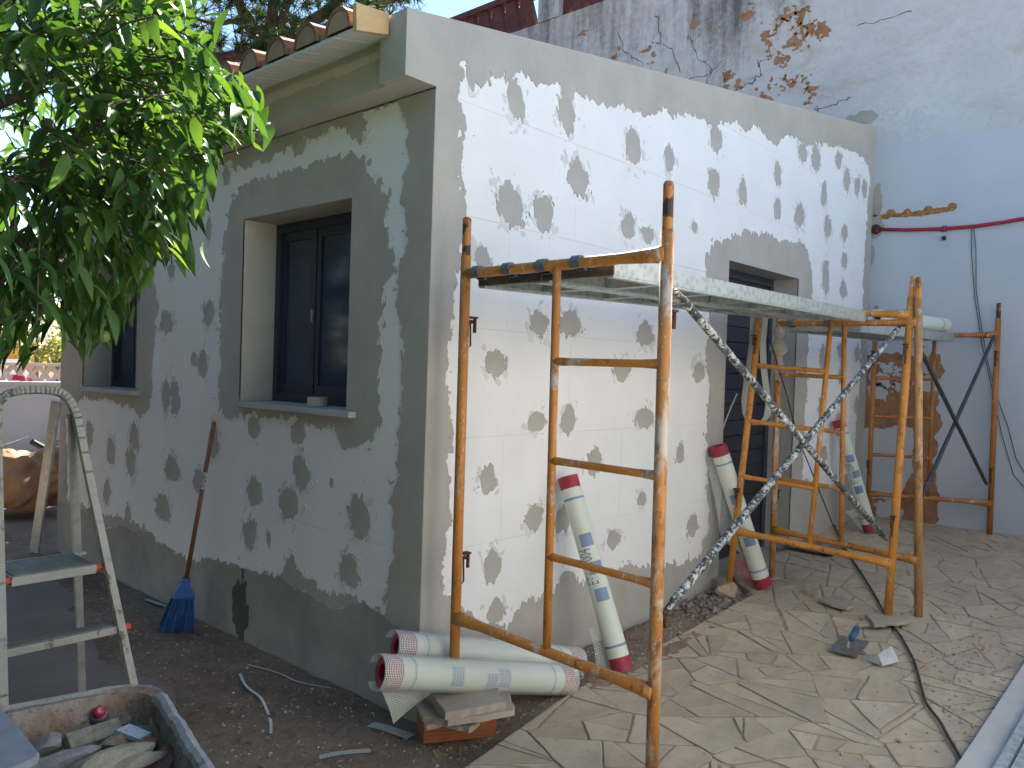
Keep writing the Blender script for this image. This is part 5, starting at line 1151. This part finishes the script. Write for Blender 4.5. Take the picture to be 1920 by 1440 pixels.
# ================================================================== LEFT BACKGROUND
yw = 10.6
pw0, pw1 = W(-500, 730, 1, yw), W(150, 720, 1, yw)
m = MB(); zt_ = float(W(50, 722, 1, yw)[2]); m.bbox((-9, yw, -.3), (9, yw + .25, zt_)); gwl = thing('garden_wall', 'low white rendered garden wall behind the house at the left', 'wall', (0, yw, 0)); m.build('wall_body', FARW, gwl); m = MB(); m.bbox((-9, yw - .03, zt_ + .002), (9, yw + .28, zt_ + .05)); m.build('coping', FARW, gwl)
yl = 14.5; zl0 = float(W(50, 716, 1, yl)[2]); zl1 = float(W(50, 686, 1, yl)[2]); lt = thing('lattice_wall', 'tan lattice block wall beyond the white garden wall', 'wall', (0, yl, 0))
m = MB(); m.bbox((-9, yl, -.3), (10, yl + .2, zl0)); m.bbox((-9, yl - .02, zl1), (10, yl + .22, zl1 + .06)); m.build('wall_body', TERRA, lt)
for i in range(40):
    x0 = -2.0 + i * .22
    for s in (0, 1):
        l = MB(); l.bar((x0 + (.20 if s else 0), yl + .1 + s * .004, zl0), (x0 + (0 if s else .20), yl + .1 + s * .004, zl1), .08, .05, (0, 1, 0)); l.build('lattice_bar', TERRA, lt)
m = MB(); p0 = W(22, 712, 1, yw + .1); p1 = W(48, 716, 1, yw + .1); p2 = W(46, 706, 1, yw + .1); p3 = W(26, 702, 1, yw + .1); m.prism([p0, p1, p2, p3], (0, .12, 0)); tag(m.build('red_pot', REDP, origin=p0), 'dark red tub standing on the white garden wall', 'tub')
m = MB(); p0 = W(54, 716, 1, yw + .1); p1 = W(66, 714, 1, yw + .1); p2 = W(55, 708, 1, yw + .1); m.prism([p0, p1, p2], (0, .1, 0)); tag(m.build('red_shard', REDP, origin=p0), 'small red shard lying on the white garden wall beside the tub', 'shard')
yh = 26.0
h1 = thing('far_house', 'ochre house with white garage door beyond the lattice wall', 'house', (4, yh, 0))
a, b = W(-200, 760, 1, yh), W(71, 640, 1, yh); m = MB(); m.bbox((a[0], yh, -.3), (b[0], yh + 5, b[2])); m.build('wall', OCHRE, h1)
c0, c1 = W(0, 690, 1, yh), W(55, 674, 1, yh); m = MB(); m.bbox((c0[0] - 1.5, yh - .03, -.3), (c1[0], yh - .01, c1[2])); m.build('garage_door', WHITEW, h1)
d0, d1 = W(-200, 640, 1, yh), W(75, 634, 1, yh); m = MB(); m.bbox((d0[0], yh - .4, b[2] + .003), (d1[0] + .2, yh + 5, d1[2] + .1)); m.build('roof_edge', WHITEW, h1)
h2 = thing('far_house', 'white house with pinkish tiled roof beyond the lattice wall, right of the ochre one', 'house', (8, 30, 0))
a, b = W(72, 670, 1, 30), W(220, 668, 1, 30); m = MB(); m.bbox((a[0], 30, -.3), (b[0], 35, a[2])); m.build('wall', WHITEW, h2)
r0, r1 = W(72, 668, 1, 29.6), W(72, 640, 1, 33); m = MB(); m.prism([V(r0[0], 29.6, r0[2]), V(r0[0], 33, r1[2]), V(r0[0], 33, r1[2] + .15), V(r0[0], 29.6, r0[2] + .15)], (b[0] - a[0], 0, 0)); m.build('roof', ROOFR, h2)
def leafcloud(c, r, n, size, sq=(1, 1, 1)):
    m = MB()
    for i in range(n):
        d = rng.normal(size=3); d = d / np.linalg.norm(d) * rng.uniform(.3, 1) ** .5 * r * np.array(sq); p = np.array(c) + d; u = nrm(rng.normal(size=3)); v = nrm(np.cross(u, rng.normal(size=3)))
        m.quad(p - u * size, p - v * size * .4, p + u * size, p + v * size * .4)
    return m
for k, (x, y, yy, r, lab) in enumerate([(70, 620, 20, .9, 'olive tree with thin yellowish leaves by the ochre house'), (108, 668, 22, .5, 'low light green shrub in front of the far white house')]):
    c = W(x, y, 1, yy); t = thing('far_tree', lab, 'tree', (c[0], c[1], -.1), 'trees beyond the garden wall')
    leafcloud(c, r, 900, .09).build('crown', BUSH, t); MB().tube([(c[0], c[1], -.2), tuple(c)], [.08, .03], 8).build('trunk', BARK, t)
# unseen, added for light: white wall bouncing sun, dense trees shading the window wall
bounce_wall_o = thing('bounce_wall', 'unseen white wall added across the patio to bounce sunlight', 'wall', (0, -3.7, 0))
MB().bbox((-1.2, -3.85, -.3), (9, -3.6, 3.1)).build('wall_body', simple('bounce_white_render', (.86, .85, .82), .85, .2, var=.03, sc=2), bounce_wall_o); MB().bbox((-1.2, -3.89, 3.102), (9, -3.56, 3.17)).build('coping', WHITEW, bounce_wall_o)
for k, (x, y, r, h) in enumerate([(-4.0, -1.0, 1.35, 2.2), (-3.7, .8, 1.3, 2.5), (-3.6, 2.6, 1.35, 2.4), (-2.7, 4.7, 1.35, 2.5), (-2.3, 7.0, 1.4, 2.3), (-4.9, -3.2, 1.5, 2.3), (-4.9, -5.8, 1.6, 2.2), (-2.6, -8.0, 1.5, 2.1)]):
    t = thing('shade_tree', ['first', 'second', 'third', 'fourth', 'fifth', 'sixth', 'seventh', 'last'][k] + ' unseen tree of the row added to shade the window wall, counted from the patio', 'tree', (x, y, -.1), 'unseen trees added for shade')
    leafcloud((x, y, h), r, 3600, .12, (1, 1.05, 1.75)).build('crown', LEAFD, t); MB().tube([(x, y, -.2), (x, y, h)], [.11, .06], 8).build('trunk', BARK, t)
for k, (x, y, r, h) in enumerate([(2.35, 6.1, 1.15, 1.7), (3.6, 6.5, 1.25, 1.9), (4.9, 6.8, 1.3, 1.9), (-.2, 8.3, 1.0, 1.6)]):  # unseen shrubs added behind the annex to shade the ground at far left
    if k == 3: continue
    t = thing('shade_shrub', ['nearest', 'middle', 'farthest'][k] + ' unseen shrub added behind the annex to shade the ground at left', 'shrub', (x, y, -.1), 'unseen shrubs added for shade')
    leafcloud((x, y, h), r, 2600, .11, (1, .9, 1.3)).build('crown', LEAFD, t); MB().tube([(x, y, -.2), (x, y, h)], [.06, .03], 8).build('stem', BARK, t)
# tarpaulin, branches and black pipe behind the house corner
tb = W(62, 935, 1, 6.0)
bm = bmesh.new(); bmesh.ops.create_icosphere(bm, subdivisions=5, radius=1); m = MB(); vs = []
for v in bm.verts:
    p = np.array(v.co); nz = fbm(np.array(p[0] * 2.2 + p[2]), np.array(p[1] * 2.2 + 3), 14, 3); cr = abs(float(fbm(np.array(p[0] * 4 - p[2] * 3), np.array(p[1] * 4 + p[2] * 2), 19, 3))); q = p * (1 + .35 * nz - .22 * cr) * V(.42, .5, .34); q[2] = max(q[2], -.2); vs.append(q + V(tb[0], 6.2, .20))
m.add(vs, [tuple(v.index for v in f.verts) for f in bm.faces]); bm.free()
tag(m.build('tarpaulin', TARP, origin=tb, smooth=True), 'crumpled brown tarpaulin heap on the ground behind the house corner', 'tarpaulin')
m = MB()
for i in range(70):
    p = V(random.uniform(-.7, 1.5), random.uniform(7.0, 8.6), random.uniform(-.1, .42)); d = nrm(V(random.gauss(.9, .5), random.gauss(0, .4), random.gauss(.1, .22))) * random.uniform(.3, .9); m.tube([p - d / 2, p + rng.normal(size=3) * .03, p + d / 2], [.006, .011, .005], 5)
tag(m.build('brushwood', BARK, origin=(.4, 8, 0)), 'pile of dark cut branches against the white garden wall', 'brushwood', kind='stuff')
p0, p1 = W(60, 828, 1, 7.5), W(112, 856, 1, 7.6); tag(MB().tube([p0, p1, p1 + (p1 - p0)], .035, 10).build('black_pipe', BLACK, origin=p0), 'black pipe end sticking up from the brushwood pile', 'pipe')

# tape roll on sill
c = W(595, 753, 0, .10); c[2] = 1.237
t = thing('tape_roll', 'roll of cream masking tape lying on the window sill', 'tape roll', c)
m = MB(); n = 24
for k in range(n):
    a, b = 2 * math.pi * k / n, 2 * math.pi * (k + 1) / n; f = lambda a, r, z: c + V(math.cos(a) * r, math.sin(a) * r, z)
    m.quad(f(a, .052, 0), f(b, .052, 0), f(b, .052, .045), f(a, .052, .045)); m.quad(f(a, .036, 0), f(b, .036, 0), f(b, .036, .045), f(a, .036, .045)); m.quad(f(a, .036, .045), f(b, .036, .045), f(b, .052, .045), f(a, .052, .045))
m.build('tape', simple('cream_tape', (.56, .52, .38), .6, .3, var=.06), t)

# ================================================================== TREES
def leaf_mesh(L_, wd, curl, fold, seed):
    r = random.Random(seed); N = 6; vs = []; fs = []
    for i in range(N + 1):
        s = i / N; ww = wd * (.06 + 2.35 * s ** .75 * (1 - s) ** 1.15); z = -curl * L_ * s * s; x = L_ * s
        if i == N: ww = .0006
        vs += [(x, -ww, z + fold * ww), (x, 0, z), (x, ww, z + fold * ww)]
    for i in range(N):
        b = i * 3; fs += [(b, b + 3, b + 4, b + 1), (b + 1, b + 4, b + 5, b + 2)]
    return np.array(vs), fs
LM = [leaf_mesh(.090, .0185, c_, f_, k) for k, (c_, f_) in enumerate([(.12, .5), (.28, .35), (.05, .7), (.4, .45)])]
LME = []
for vs, fs in LM:
    me = bpy.data.meshes.new('leaf'); me.from_pydata(vs.tolist(), [], fs); me.materials.append(LEAF); me.shade_smooth(); LME.append(me)
leaves = []; twigs = MB(); TW = []
def shoot(p, d, n, ls=1.0):
    """a leafy shoot"""
    d = nrm(d); side = nrm(np.cross(d, V(0, 0, 1) + rng.normal(size=3) * .1)); L_ = .035 * n; q = np.array(p); pts = [q]
    for i in range(n):
        d = nrm(d + V(0, 0, -.06)); q = q + d * L_ / n; pts.append(q)
        a = i * 2.4 + random.uniform(-.4, .4); up = np.cross(side, d); out = nrm(side * math.cos(a) + up * math.sin(a) * .7)
        ld_ = nrm(d * .8 + out * .75 + V(0, 0, -.62 + .35 * random.random())); nn = nrm(V(0, 0, 1) + out * .3 + rng.normal(size=3) * .35); yv = nrm(np.cross(nn, ld_)); zv = np.cross(ld_, yv)
        sc = ls * random.uniform(.65, 1.15); leaves.append((q, np.stack([ld_, yv, zv], 1) * sc, random.randrange(4)))
    TW.append(pts[::2] + [pts[-1]])
# crown lobes: centre direction, spread in view, distance range
CROWN = [(375, -400), (372, 60), (392, 100), (430, 150), (470, 185), (500, 258), (450, 262), (425, 262), (402, 335), (372, 325), (385, 425), (345, 432), (362, 518), (322, 500), (300, 480), (255, 560), (246, 618), (215, 645), (150, 672), (130, 640), (108, 600), (60, 640), (30, 690), (0, 705), (-900, 700), (-900, -400)]
LOB = [(60, 60, 120, 110, 1.9, 2.9, 46), (200, 60, 130, 100, 2.1, 3.1, 46), (330, 90, 110, 80, 2.2, 3.0, 46), (400, 185, 75, 80, 2.3, 2.9, 48), (120, 200, 150, 110, 2.1, 3.2, 55), (270, 250, 120, 90, 2.1, 3.0, 46), (330, 330, 75, 70, 2.1, 2.7, 36), (60, 330, 120, 110, 2.0, 3.0, 48), (200, 370, 120, 90, 2.1, 2.9, 46), (290, 430, 70, 70, 2.2, 2.8, 22), (130, 480, 120, 80, 2.0, 2.9, 36), (40, 540, 80, 70, 1.9, 2.7, 20), (190, 560, 60, 60, 2.1, 2.6, 18), (130, 620, 45, 40, 2.1, 2.5, 9), (20, 640, 35, 40, 2.0, 2.5, 5), (-150, 150, 150, 250, 1.8, 3.0, 55), (-200, 450, 150, 200, 1.8, 3.0, 40), (100, -150, 300, 130, 1.7, 3.2, 75), (450, -170, 250, 110, 1.9, 3.2, 40)]
CC = WD(40, 280, 2.7)
for x, y, sx, sy, d0, d1, n in LOB:
    for _ in range(int(n * 1.25)):
        a = random.uniform(0, 2 * math.pi); r = math.sqrt(random.random()); dist = random.uniform(d0, d1) if random.random() < .75 else d1 + random.uniform(0, .4)
        p = WD(x + sx * r * math.cos(a), y + sy * r * math.sin(a), dist); o = p - CC; shoot(p, nrm(o) + V(0, 0, -.15) + rng.normal(size=3) * .45, random.choice((5, 6, 7)))
for x, y, dd, d in ((330, 60, 2.3, (.5, -.2, .9)), (320, 20, 2.3, (.3, 0, 1)), (340, 210, 2.4, (.9, 0, .2)), (440, 170, 2.5, (.9, -.2, -.5)), (460, 210, 2.5, (.9, -.3, -.6)), (380, 290, 2.3, (.9, -.3, -.1)), (330, 390, 2.3, (.8, -.3, -.5)), (300, 470, 2.3, (.8, -.3, -.3)), (160, 600, 2.2, (.3, -.2, -1)), (200, 590, 2.3, (.6, -.2, -.8)), (110, 560, 2.2, (-.1, -.1, -1)), (420, 130, 2.5, (.8, 0, .3))):
    for _ in range(4): shoot(WD(x + random.uniform(-22, 12), y + random.uniform(-12, 12), dd + random.uniform(-.1, .1)), V(*d) + rng.normal(size=3) * .15, 8, 1.1)
# crown overhead and behind the camera, keeps the window wall and the path in shade
for _ in range(420):
    p = V(random.uniform(-3.4, -.9), random.uniform(-1.2, 4.8), random.uniform(2.45, 4.2))
    if np.linalg.norm((p - V(-2.0, 1.7, 3.2)) / V(1.3, 3.0, 1.1)) > 1: continue
    v = RC.T @ (p - CAM)
    if v[2] < 0:
        sx = 960 + FPX * v[0] / -v[2]; sy = 720 - FPX * v[1] / -v[2]
        if sx > 250 and sy > -60: continue
    shoot(p, rng.normal(size=3) + V(0, 0, .2), 7)
crown_a = np.array(CROWN, float); keep = []
tips_ = np.array([q + M[:, 0] * .10 for q, M, k in leaves]); vv = (tips_ - CAM) @ RC; front_ = vv[:, 2] < -.3
sx = np.where(front_, 960 + FPX * vv[:, 0] / -np.minimum(vv[:, 2], -.3), -500); sy = np.where(front_, 720 - FPX * vv[:, 1] / -np.minimum(vv[:, 2], -.3), -500)
inside = sd_poly(sx, sy, crown_a) + rng.normal(size=len(sx)) * 9 < 6
leaves = [l for l, i in zip(leaves, inside) if i]
for p in TW:
    e = (np.array(p) - CAM) @ RC; ok = all(q[2] < -.3 and float(sd_poly(np.array([960 + FPX * q[0] / -q[2]]), np.array([720 - FPX * q[1] / -q[2]]), crown_a)[0]) < 0 for q in e)
    if ok: twigs.tube(p, .0022, 5, False)
tree = thing('citrus_tree', 'leafy green citrus tree with small unripe fruit in front of the shaded wall', 'tree', (-2.35, .75, -.09))
info = []
for q, M, k in leaves:
    tip = q + M[:, 0] * .05; v = RC.T @ (tip - CAM)
    if v[2] > -.2: info.append(1e9); continue
    sx = 960 + FPX * v[0] / -v[2]; sy = 720 - FPX * v[1] / -v[2]
    info.append(-v[2] if (-30 < sx < 700 and -30 < sy < 800) else 1e9)
order = np.argsort(info); single = set(order[:298].tolist()); rest = MB(); o0 = ORG[tree.name]
for i, (q, M, k) in enumerate(leaves):
    if i in single:
        o = bpy.data.objects.new('leaf', LME[k]); COL.objects.link(o); o.parent = tree
        o.matrix_basis = Matrix([[*map(float, M[r]), float(q[r] - o0[r])] for r in range(3)] + [[0, 0, 0, 1]])
    else:
        vs, fs = LM[k]; rest.add(vs @ M.T + q, fs)
tag(rest.build('foliage', LEAF, tree, True), kind='stuff')
limbs = MB(); tr0 = V(-2.35, .75, -.12); tr1 = V(-2.3, .7, 1.2)
MB().tube([tr0, lerp(tr0, tr1, .5) + V(.03, 0, 0), tr1], [.09, .07, .065], 12).build('trunk', BARK, tree, True)
for pts in ([tr1, WD(-60, 420, 2.7), WD(60, 330, 2.7), WD(180, 240, 2.7), WD(240, 195, 2.7), WD(310, 170, 2.7), WD(400, 150, 2.6)], [tr1, V(-2.2, .6, 1.8), WD(40, 180, 2.6), WD(120, 60, 2.6)], [tr1, WD(-40, 470, 2.6), WD(60, 480, 2.5), WD(150, 520, 2.4), WD(180, 600, 2.35)], [WD(60, 330, 2.7), WD(150, 350, 2.5), WD(250, 380, 2.4), WD(320, 420, 2.35)], [tr1, V(-2.5, .9, 2.2), V(-2.4, .6, 3.2)], [WD(180, 240, 2.7), WD(210, 170, 2.8), WD(300, 110, 2.8)]):
    pts = smooth_pts(pts); MB().tube(pts, list(np.linspace(.03, .006, len(pts))), 7).build('limb', BARK, tree, True)
twigs.build('twigs', BARK, tree)['kind'] = 'stuff'
for x, y, dd, r in ((193, 631, 2.25, .017), (82, 445, 2.3, .018), (35, 525, 2.2, .022), (90, 235, 2.4, .018), (240, 232, 2.5, .015)):
    bm = bmesh.new(); bmesh.ops.create_uvsphere(bm, u_segments=14, v_segments=10, radius=r); c = WD(x, y, dd); m = MB().add([np.array(v.co) + c for v in bm.verts], [tuple(v.index for v in f.verts) for f in bm.faces]); bm.free(); m.build('fruit', FRUIT, tree, True)
# pine behind the house
pf = WD(505, 100, 11.0); pine = thing('pine_tree', 'tall pine with reddish limbs and needle tufts behind the tiled eave', 'tree', (pf[0], pf[1] + .1, -.1))
MB().tube([(pf[0] - .1, pf[1] + .1, -.2), (pf[0] - .05, pf[1], 2.0), tuple(pf - V(0, 0, .2)), tuple(pf)], [.26, .22, .20, .17], 12).build('trunk', PBARK, pine, True)
LIMB = [[(505, 100), (480, 60), (455, 20), (440, -20), (420, -80)], [(505, 100), (510, 50), (512, 0), (515, -70)], [(505, 95), (525, 50), (540, 0), (560, -60)], [(508, 95), (560, 55), (600, 30), (640, -5), (680, -40)], [(512, 95), (600, 60), (660, 20), (740, 0)], [(500, 110), (450, 105), (390, 110), (330, 100), (260, 90)], [(480, 60), (440, 40), (400, 45), (330, 20)], [(495, 115), (430, 130), (380, 150), (320, 165)], [(340, 120), (290, 90), (230, 60)], [(540, 0), (600, -30), (680, -60)]]
tips = []
for k, l in enumerate(LIMB):
    pts = smooth_pts([WD(x, y, 11.0 + .5 * math.sin(k * 2 + i)) if i else pf + (WD(x, y, 11) - pf) for i, (x, y) in enumerate(l)]); r0 = .11 if k in (0, 1, 3) else (.08 if k in (2, 4, 5) else .045)
    MB().tube(pts, list(np.linspace(r0, r0 * .3, len(pts))), 8).build('limb', PBARK, pine, True); tips += pts[3:]
nd = MB()
def tuft(c, n, L_):
    ax = nrm(rng.normal(size=3) + V(0, 0, .6))
    for i in range(n):
        d = nrm(ax * .7 + rng.normal(size=3) * .6); b = c + ax * rng.uniform(-.06, .06); s = nrm(np.cross(d, rng.normal(size=3))) * .0055; e = b + d * L_ * random.uniform(.7, 1.15); nd.add([b - s, b + s, e], [(0, 1, 2)])
tw = MB()
for i in range(820):
    x = random.uniform(150, 780); y = random.uniform(-160, 190)
    if x > 620 and y > 40: continue
    if y > 130 and x > 420: continue
    if random.random() < .35 * (vnoise(np.array(x / 60), np.array(y / 45), 5) > .55): continue
    c = WD(x, y, random.uniform(9.8, 12.6)); tuft(c, 62, .21)
    if i % 2 == 0:
        tp_ = tips[int(np.argmin([np.linalg.norm(c - t_) for t_ in tips]))]; tw.tube([tp_, lerp(tp_, c, .5) + V(0, 0, -.03), c], [.012, .008, .004], 4, False)
tag(nd.build('needles', NEEDLE, pine), kind='stuff'); tag(tw.build('twigs', PBARK, pine), kind='stuff')

# ================================================================== LITTER ON THE SOIL
deb = MB(); chips = MB(); straw = MB()
def soil_pt():
    while True:
        x, y = (random.uniform(-1.9, .1), random.uniform(-.9, 3.2)) if random.random() < .72 else (random.uniform(-.2, 2.8), random.uniform(-.40, -.03))
        if x > -.02 and y > -.02: continue
        if y < -.5 and x > -.3: continue
        return V(x, y, float(soil_h(np.array(x), np.array(y))))
def peb(m, p, r):
    vs = [p + V(*(rng.normal(size=3) * .25 * r)) + d * r * random.uniform(.6, 1.2) for d in (V(1, 0, 0), V(-1, 0, 0), V(0, 1, 0), V(0, -1, 0), V(0, 0, .6), V(0, 0, -.6))]
    m.add(vs, [(0, 2, 4), (2, 1, 4), (1, 3, 4), (3, 0, 4), (2, 0, 5), (1, 2, 5), (3, 1, 5), (0, 3, 5)])
for i in range(6500): peb(deb, soil_pt(), min(.016, abs(random.gauss(.003, .0038)) + .002))
for i in range(2600): peb(chips, soil_pt(), min(.010, abs(random.gauss(.0022, .0026)) + .0016))
for i in range(300):
    p = soil_pt(); p[2] += .004; peb(deb, V(random.uniform(1.9, 2.75), random.uniform(-.36, -.05), .0) + V(0, 0, float(soil_h(np.array(2.3), np.array(-.2))) + .01), abs(random.gauss(.010, .008)) + .004)
for i in range(2200):
    p = soil_pt() + V(0, 0, .004); d = nrm(V(random.gauss(0, 1), random.gauss(0, 1), random.gauss(0, .12))) * random.uniform(.01, .04); s = nrm(np.cross(d, V(0, 0, 1))) * .0008; straw.quad(p - d - s, p - d + s, p + d + s, p + d - s)
dl = MB()
for i in range(46):
    p = soil_pt(); vs, fs = LM[i % 4]; a = random.uniform(0, 6.28); sc_ = random.uniform(.45, .8); Rz = np.array([[math.cos(a), -math.sin(a), 0], [math.sin(a), math.cos(a), 0], [0, 0, 1]]); dl.add(vs * sc_ @ Rz.T + p + V(0, 0, .012), fs)
tag(dl.build('fallen_leaves', simple('dry_leaf', (.20, .15, .07), .8, .2, var=.4, sc=20)), 'dry fallen leaves scattered over the bare soil', 'fallen leaves', kind='stuff')
tag(deb.build('gravel', simple('soil_crumbs', (.26, .225, .19), .95, .1, var=.4, sc=40)), 'scattered grey crumbs and pebbles on the bare soil', 'gravel', kind='stuff')
tag(chips.build('mortar_crumbs', simple('pale_crumbs', (.55, .53, .48), .9, .2)), 'scattered pale mortar and foam crumbs on the soil', 'crumbs', kind='stuff')
tag(straw.build('straw', simple('dry_straw', (.30, .23, .14), .9, .2)), 'dry straw and needles scattered on the soil', 'straw', kind='stuff')
sp = MB()
for i in range(420):
    x = random.gauss(2.15, .55); y = random.gauss(-1.62, .14); 
    if y < -1.84: continue
    peb(sp, V(x, y, z_of(x) + .004), abs(random.gauss(.003, .004)) + .0015)
for i in range(420):
    x = random.uniform(.0, 5.3); y = random.uniform(-1.8, -.35); peb(sp, V(x, y, z_of(x) + .003), abs(random.gauss(.002, .0025)) + .0012)
tag(sp.build('spilled_mortar', CEM), 'crumbs of grey mortar spilled over the flagstones', 'mortar crumbs', kind='stuff')
def scrap(px, wd, mat, name, label, cat, z=-.07):
    pts = [W(x, y, 2, z) for x, y in px]; pts = [V(p[0], p[1], float(soil_h(np.array(p[0]), np.array(p[1]))) + .010 + .008 * math.sin(i * 1.3)) for i, p in enumerate(pts)]
    pts = smooth_pts(pts, 4); d = nrm(pts[-1] - pts[0]); return strip(pts, wd, mat, name, label, cat, np.cross(d, V(0, 0, 1)), 'plastic scraps on the soil')
scrap([(450, 1258), (462, 1285), (488, 1305), (500, 1325), (508, 1345), (508, 1370)], .012, WBLUE, 'plastic_strip', 'thin crinkled pale strip lying on the bare soil', 'plastic strip')
scrap([(275, 1122), (290, 1130), (315, 1136)], .022, simple('pale_blue_strip', (.42, .50, .58), .5, .4), 'plastic_strip', 'curled pale blue strip lying behind the broom head', 'plastic strip')
scrap([(695, 1353), (725, 1363), (770, 1378)], .05, NET, 'net_scrap', 'scrap of white net in the dark corner beside the red brick', 'net scrap')
scrap([(600, 1412), (640, 1408), (695, 1402)], .03, NET, 'net_scrap', 'narrow scrap of white net on the soil at the bottom edge', 'net scrap')
scrap([(465, 1240), (520, 1258), (560, 1275), (620, 1285)], .006, WBLUE, 'string', 'pale string lying along the foot of the shaded wall', 'string')
